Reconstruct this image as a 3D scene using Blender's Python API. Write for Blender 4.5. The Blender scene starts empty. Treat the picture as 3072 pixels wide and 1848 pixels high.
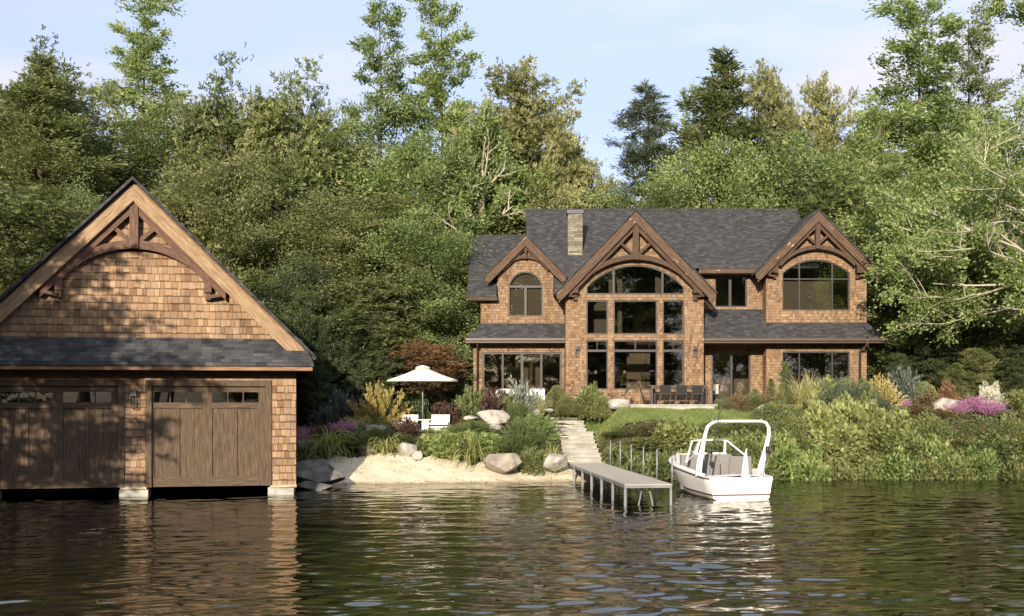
import bpy, bmesh, math, random
import numpy as np
from mathutils import Vector, Matrix
from mathutils.geometry import tessellate_polygon

S = bpy.context.scene
COL = S.collection
R = math.radians

# ------------------------------------------------------------------ camera, world, sun, exposure
F, CX, HY, CZ = 3400.0, 1536.0, 1208.0, 3.15
cam_d = bpy.data.cameras.new('camera'); cam = bpy.data.objects.new('camera', cam_d); COL.objects.link(cam)
cam_d.sensor_width = 36; cam_d.lens = 36 * F / 3072
cam_d.shift_y = (HY - 924) / 3072
cam.location = (0, 0, CZ); cam.rotation_euler = (R(90), 0, 0)
cam_d.clip_start = 0.1; cam_d.clip_end = 3000
S.camera = cam

SUN_EL, SUN_AZ = 17.0, 12.0          # sun stands behind the camera, to the left
sv = Vector((-math.sin(R(SUN_AZ)) * math.cos(R(SUN_EL)), -math.cos(R(SUN_AZ)) * math.cos(R(SUN_EL)), math.sin(R(SUN_EL))))
sun_d = bpy.data.lights.new('sun', 'SUN'); sun = bpy.data.objects.new('sun', sun_d); COL.objects.link(sun)
sun_d.energy = 3.7; sun_d.angle = R(0.6); sun_d.color = (1.0, 0.87, 0.70)
sun.rotation_euler = sv.to_track_quat('Z', 'Y').to_euler()

W = bpy.data.worlds.new('World'); S.world = W; W.use_nodes = True
nt = W.node_tree; nt.nodes.clear()
def WN(t): return nt.nodes.new(t)
wo = WN('ShaderNodeOutputWorld'); bg = WN('ShaderNodeBackground'); sky = WN('ShaderNodeTexSky')
sky.sky_type = 'NISHITA'; sky.sun_disc = False; sky.sun_elevation = R(SUN_EL)
sky.sun_rotation = math.atan2(sv.x, sv.y); sky.altitude = 100; sky.air_density = 1.0; sky.dust_density = 1.6; sky.ozone_density = 2.6
tc = WN('ShaderNodeTexCoord'); mp = WN('ShaderNodeMapping'); mp.inputs['Scale'].default_value = (1.6, 1.6, 6.5)
no = WN('ShaderNodeTexNoise'); no.inputs['Scale'].default_value = 1.7; no.inputs['Detail'].default_value = 7; no.inputs['Roughness'].default_value = 0.55
cr = WN('ShaderNodeValToRGB'); cr.color_ramp.elements[0].position = 0.43; cr.color_ramp.elements[1].position = 0.64
sep = WN('ShaderNodeSeparateXYZ'); mr = WN('ShaderNodeMapRange')
mr.inputs['From Min'].default_value = 0.02; mr.inputs['From Max'].default_value = 0.42; mr.inputs['To Min'].default_value = 1.05; mr.inputs['To Max'].default_value = 0.14
mu = WN('ShaderNodeMath'); mu.operation = 'MULTIPLY'
ad = WN('ShaderNodeMath'); ad.operation = 'MULTIPLY_ADD'; ad.inputs[1].default_value = 1.0; ad.inputs[2].default_value = 0.40
mx = WN('ShaderNodeMix'); mx.data_type = 'RGBA'; mx.inputs[7].default_value = (4.1, 4.0, 3.8, 1)
L = nt.links.new
L(tc.outputs['Generated'], mp.inputs['Vector']); L(mp.outputs[0], no.inputs['Vector']); L(no.outputs['Fac'], cr.inputs[0])
L(tc.outputs['Generated'], sep.inputs[0]); L(sep.outputs['Z'], mr.inputs['Value'])
L(cr.outputs[0], mu.inputs[0]); L(mr.outputs[0], mu.inputs[1]); L(mu.outputs[0], ad.inputs[0]); L(ad.outputs[0], mx.inputs[0])
mr2 = WN('ShaderNodeMapRange'); mr2.inputs['From Min'].default_value = 0.25; mr2.inputs['From Max'].default_value = 0.6; mr2.inputs['To Min'].default_value = 1.0; mr2.inputs['To Max'].default_value = 0.0
mt = WN('ShaderNodeMix'); mt.data_type = 'RGBA'; mt.blend_type = 'MULTIPLY'; mt.inputs[7].default_value = (0.69, 0.655, 0.735, 1)
L(sep.outputs['Z'], mr2.inputs['Value']); L(mr2.outputs[0], mt.inputs[0]); L(mx.outputs[2], mt.inputs[6])
L(sky.outputs[0], mx.inputs[6]); L(mt.outputs[2], bg.inputs['Color']); L(bg.outputs[0], wo.inputs['Surface'])
bg.inputs['Strength'].default_value = 0.155
S.view_settings.view_transform = 'Standard'; S.view_settings.look = 'None'; S.view_settings.gamma = 1
S.view_settings.exposure = 1.15
S.cycles.max_bounces = 8; S.cycles.transparent_max_bounces = 12; S.cycles.caustics_reflective = False; S.cycles.caustics_refractive = False
S.cycles.use_denoising = True; S.cycles.sample_clamp_indirect = 6

# ------------------------------------------------------------------ measuring helpers
def px(u, Y): return (u - CX) * Y / F
def pz(v, Y): return CZ - (v - HY) * Y / F

# ------------------------------------------------------------------ mesh builder
class MB:
    def __init__(s): s.v = []; s.f = []; s.uv = []; s.sm = []
    def face(s, pts, uv=None, grain=None, smooth=False):
        i = len(s.v); s.v += [tuple(p) for p in pts]; s.f.append(list(range(i, i + len(pts)))); s.sm.append(smooth)
        if uv is None:
            n = Vector((0, 0, 0)); P = [Vector(p) for p in pts]
            for k in range(len(P)):
                a, b = P[k], P[(k + 1) % len(P)]
                n += a.cross(b)
            if n.length < 1e-12: n = Vector((0, 0, 1))
            n.normalize()
            if grain is not None:
                g = Vector(grain); t = g - n * g.dot(n)
                if t.length < 0.2: t = n.orthogonal()
                t.normalize(); b = n.cross(t)
            elif abs(n.z) > 0.999: t = Vector((1, 0, 0)); b = Vector((0, 1, 0))
            else:
                t = Vector((0, 0, 1)).cross(n).normalized(); b = n.cross(t)
            off = (P[0].x * 0.0) if grain is None else s.off
            uv = [(p.dot(t) + off, p.dot(b) + off * 0.37) for p in P]
        s.uv.append(uv)
    off = 0.0
    def box(s, x0, x1, y0, y1, z0, z1, grain=None):
        if x0 > x1: x0, x1 = x1, x0
        if y0 > y1: y0, y1 = y1, y0
        if z0 > z1: z0, z1 = z1, z0
        a = [(x0, y0, z0), (x1, y0, z0), (x1, y1, z0), (x0, y1, z0), (x0, y0, z1), (x1, y0, z1), (x1, y1, z1), (x0, y1, z1)]
        for q in ((0, 1, 5, 4), (1, 2, 6, 5), (2, 3, 7, 6), (3, 0, 4, 7), (4, 5, 6, 7), (3, 2, 1, 0)):
            s.face([a[k] for k in q], grain=grain)
        return s
    def beam(s, p0, p1, w, d, side=(0, 1, 0), w1=None, d1=None):
        p0, p1 = Vector(p0), Vector(p1); g = (p1 - p0).normalized(); a = Vector(side); a = (a - g * a.dot(g)).normalized(); b = g.cross(a)
        w1 = w if w1 is None else w1; d1 = d if d1 is None else d1
        c = []
        for p, ww, dd in ((p0, w, d), (p1, w1, d1)):
            c += [p + b * ww / 2 + a * dd / 2, p - b * ww / 2 + a * dd / 2, p - b * ww / 2 - a * dd / 2, p + b * ww / 2 - a * dd / 2]
        s.off = (len(s.v) * 0.731) % 7.0
        for q in ((3, 2, 1, 0), (4, 5, 6, 7), (0, 1, 5, 4), (1, 2, 6, 5), (2, 3, 7, 6), (3, 0, 4, 7)):
            s.face([c[k] for k in q], grain=g)
        s.off = 0.0
        return s
    def prism(s, outer, holes=(), y0=0, y1=1, grain=None, axis='y'):
        """polygon given in (x, z) extruded from y0 (front) to y1"""
        def V3(p, y): return (p[0], y, p[1]) if axis == 'y' else (y, p[0], p[1])
        loops = [outer] + list(holes)
        tl = [[Vector((p[0], p[1], 0)) for p in lp] for lp in loops]
        flat = [p for lp in loops for p in lp]
        for t in tessellate_polygon(tl):
            a, b, c = [flat[k] for k in t]
            cr_ = (b[0] - a[0]) * (c[1] - a[1]) - (b[1] - a[1]) * (c[0] - a[0])
            if abs(cr_) < 1e-9: continue
            tri = [a, b, c] if cr_ > 0 else [c, b, a]
            s.face([V3(p, y0) for p in tri], grain=grain); s.face([V3(p, y1) for p in tri[::-1]], grain=grain)
        for li, lp in enumerate(loops):
            ar = sum(lp[k][0] * lp[(k + 1) % len(lp)][1] - lp[(k + 1) % len(lp)][0] * lp[k][1] for k in range(len(lp)))
            q = lp if (ar > 0) == (li == 0) else lp[::-1]
            for k in range(len(q)):
                a, b = q[k], q[(k + 1) % len(q)]
                s.face([V3(a, y0), V3(a, y1), V3(b, y1), V3(b, y0)], grain=grain)
        return s
    def tube(s, pts, rad, n=8, cap=True, smooth=True):
        pts = [Vector(p) for p in pts]
        if not hasattr(rad, '__len__'): rad = [rad] * len(pts)
        rings = []; prev = None; ln = 0
        for i, p in enumerate(pts):
            d = (pts[min(i + 1, len(pts) - 1)] - pts[max(i - 1, 0)])
            if d.length < 1e-9: d = Vector((0, 0, 1))
            d.normalize()
            a = prev if prev is not None else d.orthogonal()
            a = (a - d * a.dot(d))
            if a.length < 1e-6: a = d.orthogonal()
            a.normalize(); prev = a; b = d.cross(a)
            if i: ln += (p - pts[i - 1]).length
            base = len(s.v)
            for k in range(n):
                t = 2 * math.pi * k / n
                s.v.append(tuple(p + (a * math.cos(t) + b * math.sin(t)) * rad[i]))
            rings.append((base, ln))
        for i in range(len(rings) - 1):
            b0, l0 = rings[i]; b1, l1 = rings[i + 1]
            for k in range(n):
                k2 = (k + 1) % n
                s.f.append([b0 + k, b0 + k2, b1 + k2, b1 + k]); s.sm.append(smooth)
                c0, c1 = k * rad[i] * 6.28 / n, (k + 1) * rad[i] * 6.28 / n
                s.uv.append([(l0, c0), (l0, c1), (l1, c1), (l1, c0)])
        if cap:
            for (b0, _), rev in ((rings[0], True), (rings[-1], False)):
                idx = [b0 + k for k in range(n)]
                s.f.append(idx[::-1] if rev else idx); s.sm.append(False); s.uv.append([(0, 0)] * n)
        return s
    def loft(s, secs, closed=False, smooth=True):
        n = len(secs[0]); base = len(s.v)
        for sec in secs: s.v += [tuple(p) for p in sec]
        for i in range(len(secs) - 1):
            for k in range(n if closed else n - 1):
                k2 = (k + 1) % n
                s.f.append([base + i * n + k, base + i * n + k2, base + (i + 1) * n + k2, base + (i + 1) * n + k]); s.sm.append(smooth)
                s.uv.append([(i, k), (i, k + 1), (i + 1, k + 1), (i + 1, k)])
        return s
    def build(s, name, m, parent=None, world=False):
        me = bpy.data.meshes.new(name); v = s.v
        if world and parent is not None:
            o = wloc(parent); v = [(a[0] - o.x, a[1] - o.y, a[2] - o.z) for a in v]
        me.from_pydata(v, [], s.f)
        uvl = me.uv_layers.new(name='UVMap'); flat = []
        for q in s.uv:
            for c in q: flat += [c[0], c[1]]
        uvl.data.foreach_set('uv', flat)
        me.polygons.foreach_set('use_smooth', s.sm)
        me.materials.append(m); me.update()
        o = bpy.data.objects.new(name, me); COL.objects.link(o)
        if parent is not None: o.parent = parent
        return o
def wloc(o):
    v = Vector(o.location)
    while o.parent is not None: o = o.parent; v = v + Vector(o.location)
    return v
def tag(o, label=None, cat=None, group=None, kind=None):
    if label: o['label'] = label
    if cat: o['category'] = cat
    if group: o['group'] = group
    if kind: o['kind'] = kind
    return o
def empty(name, loc, rz=0, label=None, cat=None, group=None):
    o = bpy.data.objects.new(name, None); COL.objects.link(o); o.location = loc; o.rotation_euler = (0, 0, rz); o.empty_display_size = 0.3
    return tag(o, label, cat, group)
def copy_tree(o, parent=None):
    c = o.copy(); COL.objects.link(c)
    if parent is not None: c.parent = parent
    for ch in list(o.children): copy_tree(ch, c)
    return c
def raw_mesh(name, verts, faces4, mats, v_attr=None, smooth=False):
    """fast mesh from numpy arrays, all quads (or tris)"""
    me = bpy.data.meshes.new(name); n, k = faces4.shape
    me.vertices.add(len(verts)); me.vertices.foreach_set('co', verts.astype(np.float32).ravel())
    me.loops.add(n * k); me.loops.foreach_set('vertex_index', faces4.astype(np.int32).ravel())
    me.polygons.add(n); me.polygons.foreach_set('loop_start', np.arange(0, n * k, k, dtype=np.int32))
    try: me.polygons.foreach_set('loop_total', np.full(n, k, dtype=np.int32))
    except Exception: pass
    me.polygons.foreach_set('use_smooth', np.full(n, smooth))
    if v_attr is not None:
        a = me.attributes.new('v', 'FLOAT', 'POINT'); a.data.foreach_set('value', v_attr.astype(np.float32))
    for m in mats: me.materials.append(m)
    me.update(calc_edges=True); me.validate()
    return me

# ------------------------------------------------------------------ materials
def newmat(name):
    m = bpy.data.materials.new(name); m.use_nodes = True; t = m.node_tree; t.nodes.clear()
    return m, t
class G:
    def __init__(g, t): g.t = t
    def n(g, typ, **kw):
        nd = g.t.nodes.new(typ)
        for k, v in kw.items():
            if k.startswith('i_'):
                nd.inputs[k[2:].replace('_', ' ')].default_value = v
            else: setattr(nd, k, v)
        return nd
    def l(g, a, b): g.t.links.new(a, b)
    def m(g, op, a, b=None, c=None):
        nd = g.t.nodes.new('ShaderNodeMath'); nd.operation = op
        for i, x in enumerate((a, b, c)):
            if x is None: continue
            if isinstance(x, (int, float)): nd.inputs[i].default_value = x
            else: g.l(x, nd.inputs[i])
        return nd.outputs[0]
    def mix(g, f, a, b, blend='MIX'):
        nd = g.t.nodes.new('ShaderNodeMix'); nd.data_type = 'RGBA'; nd.blend_type = blend
        for i, x in ((0, f), (6, a), (7, b)):
            if isinstance(x, (int, float)): nd.inputs[i].default_value = x
            elif isinstance(x, tuple): nd.inputs[i].default_value = x + (1,) if len(x) == 3 else x
            else: g.l(x, nd.inputs[i])
        return nd.outputs[2]
    def ramp(g, f, els, interp='LINEAR'):
        nd = g.t.nodes.new('ShaderNodeValToRGB'); r = nd.color_ramp; r.interpolation = interp
        while len(r.elements) < len(els): r.elements.new(0.5)
        for e, (p, c) in zip(r.elements, els):
            e.position = p; e.color = (c[0], c[1], c[2], 1) if hasattr(c, '__len__') else (c, c, c, 1)
        g.l(f, nd.inputs[0]); return nd.outputs[0]
    def xyz(g, x, y, z):
        nd = g.t.nodes.new('ShaderNodeCombineXYZ')
        for i, q in enumerate((x, y, z)):
            if isinstance(q, (int, float)): nd.inputs[i].default_value = q
            else: g.l(q, nd.inputs[i])
        return nd.outputs[0]
    def noise(g, vec, scale, detail=4, rough=0.55, dist=0.0):
        nd = g.n('ShaderNodeTexNoise'); nd.inputs['Scale'].default_value = scale; nd.inputs['Detail'].default_value = detail
        nd.inputs['Roughness'].default_value = rough; nd.inputs['Distortion'].default_value = dist
        if vec is not None: g.l(vec, nd.inputs['Vector'])
        return nd.outputs['Fac']
    def bump(g, h, strength=0.5, dist=0.02, nrm=None):
        nd = g.n('ShaderNodeBump'); nd.inputs['Strength'].default_value = strength; nd.inputs['Distance'].default_value = dist
        g.l(h, nd.inputs['Height'])
        if nrm is not None: g.l(nrm, nd.inputs['Normal'])
        return nd.outputs[0]
    def out(g, sh):
        o = g.n('ShaderNodeOutputMaterial'); g.l(sh, o.inputs['Surface'])
    def pbr(g, col, rough=0.7, spec=0.3, metal=0.0, nrm=None):
        p = g.n('ShaderNodeBsdfPrincipled')
        for k, x in (('Base Color', col), ('Roughness', rough), ('Specular IOR Level', spec), ('Metallic', metal)):
            if isinstance(x, (int, float)): p.inputs[k].default_value = x
            elif isinstance(x, tuple): p.inputs[k].default_value = x + (1,) if len(x) == 3 else x
            else: g.l(x, p.inputs[k])
        if nrm is not None: g.l(nrm, p.inputs['Normal'])
        return p.outputs[0]
def plain(name, col, rough=0.6, spec=0.3, metal=0.0, var=0.12, bscale=30, bump=0.1):
    m, t = newmat(name); g = G(t); tc = g.n('ShaderNodeTexCoord').outputs['Object']
    n1 = g.noise(tc, 2.3, 6); n2 = g.noise(tc, bscale, 4)
    c = g.mix(g.ramp(n1, [(0.3, 0), (0.7, 1)]), tuple(x * (1 - var) for x in col), tuple(min(1, x * (1 + var)) for x in col))
    g.out(g.pbr(c, rough, spec, metal, g.bump(n2, bump, 0.004))); return m
def shingle(name, cols, h, w, bump=1.0, dist=0.02, grain=0.35, stain=0.3, gap=0.5, wav=0.05, stag=0.0, buttshade_dark=0.75):
    m, t = newmat(name); g = G(t)
    uv = g.n('ShaderNodeUVMap').outputs[0]; s = g.n('ShaderNodeSeparateXYZ'); g.l(uv, s.inputs[0]); U, V = s.outputs[0], s.outputs[1]
    nz = g.noise(uv, 1.5 / w, 2)
    Vw = g.m('MULTIPLY_ADD', nz, wav * h, V)
    row0 = g.m('FLOOR', g.m('DIVIDE', Vw, h))
    def cell(row):
        wn = g.n('ShaderNodeTexWhiteNoise', noise_dimensions='1D'); g.l(row, wn.inputs['W'])
        x = g.m('ADD', g.m('DIVIDE', U, w), g.m('MULTIPLY', wn.outputs[0], 531.7))
        return x
    if stag > 0:                                   # uneven butts: each shingle hangs a little lower or higher
        v0 = g.n('ShaderNodeTexVoronoi', voronoi_dimensions='1D', feature='F1'); v0.inputs['Scale'].default_value = 1; g.l(cell(row0), v0.inputs['W'])
        s0 = g.n('ShaderNodeSeparateColor'); g.l(v0.outputs['Color'], s0.inputs[0])
        fr0 = g.m('FRACT', g.m('DIVIDE', Vw, h))
        # lift the butt line of short shingles: the strip below shows the course underneath
        short = g.m('LESS_THAN', fr0, g.m('MULTIPLY', s0.outputs[2], stag))
        row = g.m('SUBTRACT', row0, short)
        fr = g.m('ADD', fr0, short)
    else:
        row = row0; fr = g.m('FRACT', g.m('DIVIDE', Vw, h))
    x = cell(row)
    vo = g.n('ShaderNodeTexVoronoi', voronoi_dimensions='1D', feature='F1'); vo.inputs['Scale'].default_value = 1; g.l(x, vo.inputs['W'])
    ve = g.n('ShaderNodeTexVoronoi', voronoi_dimensions='1D', feature='DISTANCE_TO_EDGE'); ve.inputs['Scale'].default_value = 1; g.l(x, ve.inputs['W'])
    sc = g.n('ShaderNodeSeparateColor'); g.l(vo.outputs['Color'], sc.inputs[0])
    base = g.ramp(sc.outputs[0], [(i / (len(cols) - 1), c) for i, c in enumerate(cols)])
    gr = g.noise(g.xyz(g.m('MULTIPLY', U, 60), g.m('MULTIPLY', V, 5), sc.outputs[1]), 1.0, 4)
    st = g.noise(uv, 0.9, 5, 0.6)
    c = g.mix(grain, base, g.mix(gr, (0.30, 0.26, 0.22), (1.5, 1.45, 1.4)), 'MULTIPLY')
    c = g.mix(stain, c, g.mix(g.ramp(st, [(0.3, 0), (0.7, 1)]), (0.5, 0.45, 0.42), (1.25, 1.25, 1.2)), 'MULTIPLY')
    if grain > .3:
        sk = g.noise(g.xyz(g.m('MULTIPLY', U, 2.2), g.m('MULTIPLY', V, .35), 4.0), 1.0, 5, .6); c = g.mix(g.ramp(sk, [(0.48, 0), (0.72, .55)]), c, (0.20, 0.165, 0.13))
    edge = g.ramp(ve.outputs['Distance'], [(0.0, 0), (0.05, 1)])
    c = g.mix(edge, g.mix(gap, c, (0.02, 0.015, 0.01)), c)
    butt_shade = g.ramp(fr, [(0.90, 1), (0.97, buttshade_dark)])  # occlusion shade and mild dirt under the butts, put into the colour
    c = g.mix(1.0, c, butt_shade, 'MULTIPLY')
    hh = g.m('ADD', g.m('MULTIPLY', g.m('SUBTRACT', 1.15, fr), 1.0), g.m('MULTIPLY', sc.outputs[1], 0.22))
    hh = g.m('MULTIPLY', hh, g.m('MULTIPLY_ADD', edge, 0.5, 0.5))
    hh = g.m('MULTIPLY_ADD', gr, 0.10, hh)
    g.out(g.pbr(c, 0.85, 0.15, 0, g.bump(hh, bump, dist))); return m
def wood(name, c0, c1, c2, sv_=9, knots=0.4, crack=0.5, rough=0.75, bump=0.5, patch=None):
    m, t = newmat(name); g = G(t)
    uv = g.n('ShaderNodeUVMap').outputs[0]; s = g.n('ShaderNodeSeparateXYZ'); g.l(uv, s.inputs[0]); U, V = s.outputs[0], s.outputs[1]
    w = g.noise(uv, 1.7, 3)
    Vd = g.m('MULTIPLY_ADD', w, 0.12, V)
    v1 = g.xyz(g.m('MULTIPLY', U, 0.9), g.m('MULTIPLY', Vd, sv_), 0)
    n1 = g.noise(v1, 2.0, 7, 0.65, 0.4)
    v2 = g.xyz(g.m('MULTIPLY', U, 1.6), g.m('MULTIPLY', Vd, 55), 3.3)
    n2 = g.noise(v2, 1.0, 3)
    c = g.ramp(n1, [(0.28, c0), (0.5, c1), (0.72, c2)])
    c = g.mix(0.35, c, g.mix(n2, (0.45, 0.42, 0.4), (1.4, 1.4, 1.4)), 'MULTIPLY')
    ck = g.ramp(n2, [(0.28, 1), (0.36, 0)]); c = g.mix(g.m('MULTIPLY', ck, crack), c, tuple(x * 0.25 for x in c0))
    vk = g.n('ShaderNodeTexVoronoi'); vk.inputs['Scale'].default_value = 1.6; g.l(g.xyz(g.m('MULTIPLY', U, 0.7), g.m('MULTIPLY', V, 1.9), 0), vk.inputs['Vector'])
    kn = g.ramp(vk.outputs['Distance'], [(0.03, 1), (0.075, 0)]); c = g.mix(g.m('MULTIPLY', kn, knots), c, tuple(x * 0.4 for x in c0))
    if patch:
        pn = g.noise(g.xyz(g.m('MULTIPLY', U, 1.6), g.m('MULTIPLY', V, 9), 1.7), 1.1, 6, 0.7)
        c = g.mix(g.ramp(pn, [(patch[1], 0), (patch[1] + 0.02, 1)]), c, patch[0])
    g.out(g.pbr(c, rough, 0.2, 0, g.bump(g.m('MULTIPLY_ADD', n2, 0.5, n1), bump, 0.012))); return m
def rockmat(name, c0, c1, c2, sc=1.6):
    m, t = newmat(name); g = G(t); tc = g.n('ShaderNodeTexCoord').outputs['Object']
    oi = g.n('ShaderNodeObjectInfo'); va = g.n('ShaderNodeVectorMath', operation='ADD'); g.l(tc, va.inputs[0])
    g.l(g.xyz(g.m('MULTIPLY', oi.outputs['Random'], 50), 0, 0), va.inputs[1]); P = va.outputs[0]
    n1 = g.noise(P, sc * 1.5, 8, 0.62, 0.3); n2 = g.noise(P, sc * 14, 5, 0.7)
    c = g.ramp(n1, [(0.32, c0), (0.5, c1), (0.68, c2)]); c = g.mix(0.5, c, g.mix(n2, (0.5, 0.5, 0.5), (1.35, 1.35, 1.35)), 'MULTIPLY')
    h = g.m('MULTIPLY_ADD', n2, 0.25, n1)
    g.out(g.pbr(c, 0.85, 0.2, 0, g.bump(h, 0.7, 0.05))); return m
LEAF = {}
def leafmat(name, cols, trans=0.46, gloss=0.035, k_=True):
    """cols: ramp over the per-leaf attribute"""
    m, t = newmat(name); g = G(t)
    at = g.n('ShaderNodeAttribute', attribute_name='v').outputs['Fac']
    oi = g.n('ShaderNodeObjectInfo').outputs['Random']
    cols = [(min(.85, q[0] * 1.90), min(.85, q[1] * 1.80), min(.8, q[2] * 2.15)) for q in cols] if k_ else [tuple(min(.85, x * 1.2) for x in q) for q in cols]
    f = g.m('ADD', at, g.m('MULTIPLY', g.m('SUBTRACT', oi, 0.5), 0.34))
    c = g.ramp(f, [(i / (len(cols) - 1), q) for i, q in enumerate(cols)])
    d = g.n('ShaderNodeBsdfDiffuse'); g.l(c, d.inputs['Color'])
    tr = g.n('ShaderNodeBsdfTranslucent'); g.l(g.mix(0.5, c, (1.1, 1.25, 0.55), 'MULTIPLY'), tr.inputs['Color'])
    gl = g.n('ShaderNodeBsdfGlossy'); gl.inputs['Roughness'].default_value = 0.55; gl.inputs['Color'].default_value = (1, 1, 1, 1)
    a = g.n('ShaderNodeMixShader'); a.inputs[0].default_value = trans; g.l(d.outputs[0], a.inputs[1]); g.l(tr.outputs[0], a.inputs[2])
    b = g.n('ShaderNodeMixShader'); b.inputs[0].default_value = gloss; g.l(a.outputs[0], b.inputs[1]); g.l(gl.outputs[0], b.inputs[2])
    g.out(b.outputs[0]); LEAF[name] = m; return m

M = {}
CED = [(0.14, 0.086, 0.050), (0.215, 0.138, 0.082), (0.27, 0.183, 0.113), (0.18, 0.114, 0.067), (0.31, 0.216, 0.135), (0.24, 0.157, 0.094)]
M['cedar'] = shingle('cedar_shingle', CED, 0.135, 0.115, 1.0, 0.022, 0.4, 0.45, 0.55, 0.16, 0.0, 0.45)
CEB = [(0.20, 0.125, 0.078), (0.33, 0.22, 0.135), (0.42, 0.29, 0.185), (0.31, 0.20, 0.12), (0.46, 0.325, 0.21), (0.38, 0.255, 0.16)]
M['cedar_big'] = shingle('cedar_shingle_wide', [tuple(x * .85 for x in q) for q in CEB], 0.25, 0.18, 1.0, 0.033, 0.6, 0.6, 0.6, 0.14, 0.16, 0.38)
ASP = [(0.040, 0.041, 0.043), (0.058, 0.059, 0.061), (0.072, 0.073, 0.075), (0.047, 0.048, 0.050), (0.096, 0.097, 0.098), (0.064, 0.065, 0.067)]
M['roof'] = shingle('asphalt_roof', [tuple(x * .78 for x in q) for q in ASP], 0.13, 0.24, 0.8, 0.016, 0.2, 0.12, 0.25, 0.02, 0.0, 0.5)
ASD = [(0.028, 0.030, 0.034), (0.048, 0.050, 0.055), (0.07, 0.072, 0.078), (0.038, 0.04, 0.045), (0.09, 0.09, 0.095)]
M['roof_dark'] = shingle('asphalt_roof_dark', ASD, 0.15, 0.30, 0.8, 0.018, 0.15, 0.25, 0.25, 0.02, 0.0, 0.5)
M['ledge'] = shingle('ledge_stone', [(0.10, 0.09, 0.07), (0.20, 0.185, 0.14), (0.29, 0.275, 0.21), (0.15, 0.145, 0.11), (0.24, 0.22, 0.165)], 0.08, 0.4, 1.0, 0.06, 0.3, 0.3, 0.5, 0.25, 0.0, 0.4)
M['rake_light'] = wood('golden_board', (0.15, 0.095, 0.053), (0.28, 0.19, 0.112), (0.39, 0.285, 0.18), 7, 0.5, 0.5)
M['timber'] = wood('dark_timber', (0.034, 0.021, 0.014), (0.072, 0.045, 0.030), (0.12, 0.078, 0.052), 9, 0.3, 0.6)
M['timber_worn'] = wood('worn_timber', (0.042, 0.026, 0.017), (0.088, 0.055, 0.036), (0.15, 0.098, 0.065), 9, 0.3, 0.6, patch=((0.50, 0.40, 0.27), 0.64))
M['timber_bh'] = wood('boathouse_timber', (0.060, 0.032, 0.022), (0.115, 0.066, 0.045), (0.19, 0.115, 0.08), 9, 0.3, 0.6)
M['doorwood'] = wood('weathered_door', (0.038, 0.026, 0.017), (0.090, 0.063, 0.042), (0.19, 0.138, 0.094), 20, 0.25, 0.8, bump=0.9)
M['pale_wood'] = wood('pale_sill', (0.20, 0.17, 0.11), (0.40, 0.35, 0.24), (0.6, 0.56, 0.44), 9, 0.3, 0.5)
M['soffit'] = wood('soffit_board', (0.14, 0.08, 0.045), (0.24, 0.14, 0.08), (0.34, 0.21, 0.12), 9, 0.3, 0.4)
M['frame'] = plain('dark_window_frame', (0.028, 0.024, 0.022), 0.45, 0.4)
M['gutter'] = plain('dark_brown_gutter', (0.07, 0.042, 0.03), 0.4, 0.5)
M['iron'] = plain('black_iron', (0.02, 0.018, 0.016), 0.45, 0.5)
M['capmetal'] = plain('slate_blue_metal', (0.035, 0.04, 0.055), 0.5, 0.5)
M['concrete'] = plain('concrete', (0.36, 0.35, 0.31), 0.9, 0.2, var=0.3, bscale=60, bump=0.4)
M['inner'] = plain('taupe_plaster', (0.32, 0.28, 0.23), 0.8, 0.2)
M['white_in'] = plain('white_plaster', (0.62, 0.60, 0.56), 0.8, 0.2)
M['blind'] = plain('taupe_blind', (0.25, 0.235, 0.205), 0.85, 0.1, var=0.05)
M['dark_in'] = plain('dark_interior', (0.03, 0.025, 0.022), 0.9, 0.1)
M['floor_in'] = plain('interior_floor', (0.12, 0.08, 0.05), 0.6, 0.3)
M['gel'] = plain('white_gelcoat', (0.80, 0.79, 0.76), 0.25, 0.5, var=0.02, bump=0.0)
M['white'] = plain('white_paint', (0.78, 0.77, 0.74), 0.5, 0.3, var=0.03, bump=0.02)
M['canvas'] = plain('cream_canvas', (0.78, 0.71, 0.58), 0.85, 0.1, var=0.04)
M['liner'] = plain('grey_vinyl', (0.19, 0.18, 0.17), 0.6, 0.3, var=0.06)
M['stripe'] = plain('maroon_stripe', (0.10, 0.05, 0.05), 0.4, 0.4)
M['alu'] = plain('brushed_aluminium', (0.20, 0.21, 0.225), 0.5, 0.5, 0.3)
M['deckboard'] = plain('dock_decking', (0.40, 0.36, 0.305), 0.75, 0.25, var=0.05, bscale=50, bump=0.3)
M['step'] = rockmat('travertine_step', (0.23, 0.215, 0.185), (0.33, 0.31, 0.27), (0.43, 0.41, 0.365), 1.0)
M['patio'] = rockmat('flagstone', (0.28, 0.27, 0.24), (0.38, 0.37, 0.33), (0.48, 0.46, 0.41), 1.2)
M['rock_l'] = rockmat('pale_granite', (0.19, 0.17, 0.145), (0.33, 0.305, 0.27), (0.47, 0.445, 0.40))
M['rock_t'] = rockmat('tan_granite', (0.13, 0.11, 0.085), (0.24, 0.21, 0.175), (0.33, 0.30, 0.255))
M['rock_d'] = rockmat('dark_wet_rock', (0.06, 0.055, 0.05), (0.13, 0.125, 0.115), (0.22, 0.21, 0.19))
M['bark'] = wood('grey_brown_bark', (0.10, 0.08, 0.05), (0.20, 0.165, 0.11), (0.34, 0.29, 0.20), 4, 0.2, 0.5)
M['bark_pale'] = wood('pale_bark', (0.20, 0.18, 0.13), (0.42, 0.39, 0.30), (0.62, 0.58, 0.47), 3, 0.2, 0.2)
M['bark_dark'] = wood('dark_bark', (0.03, 0.025, 0.018), (0.07, 0.055, 0.04), (0.11, 0.09, 0.065), 4, 0.2, 0.5)

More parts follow.
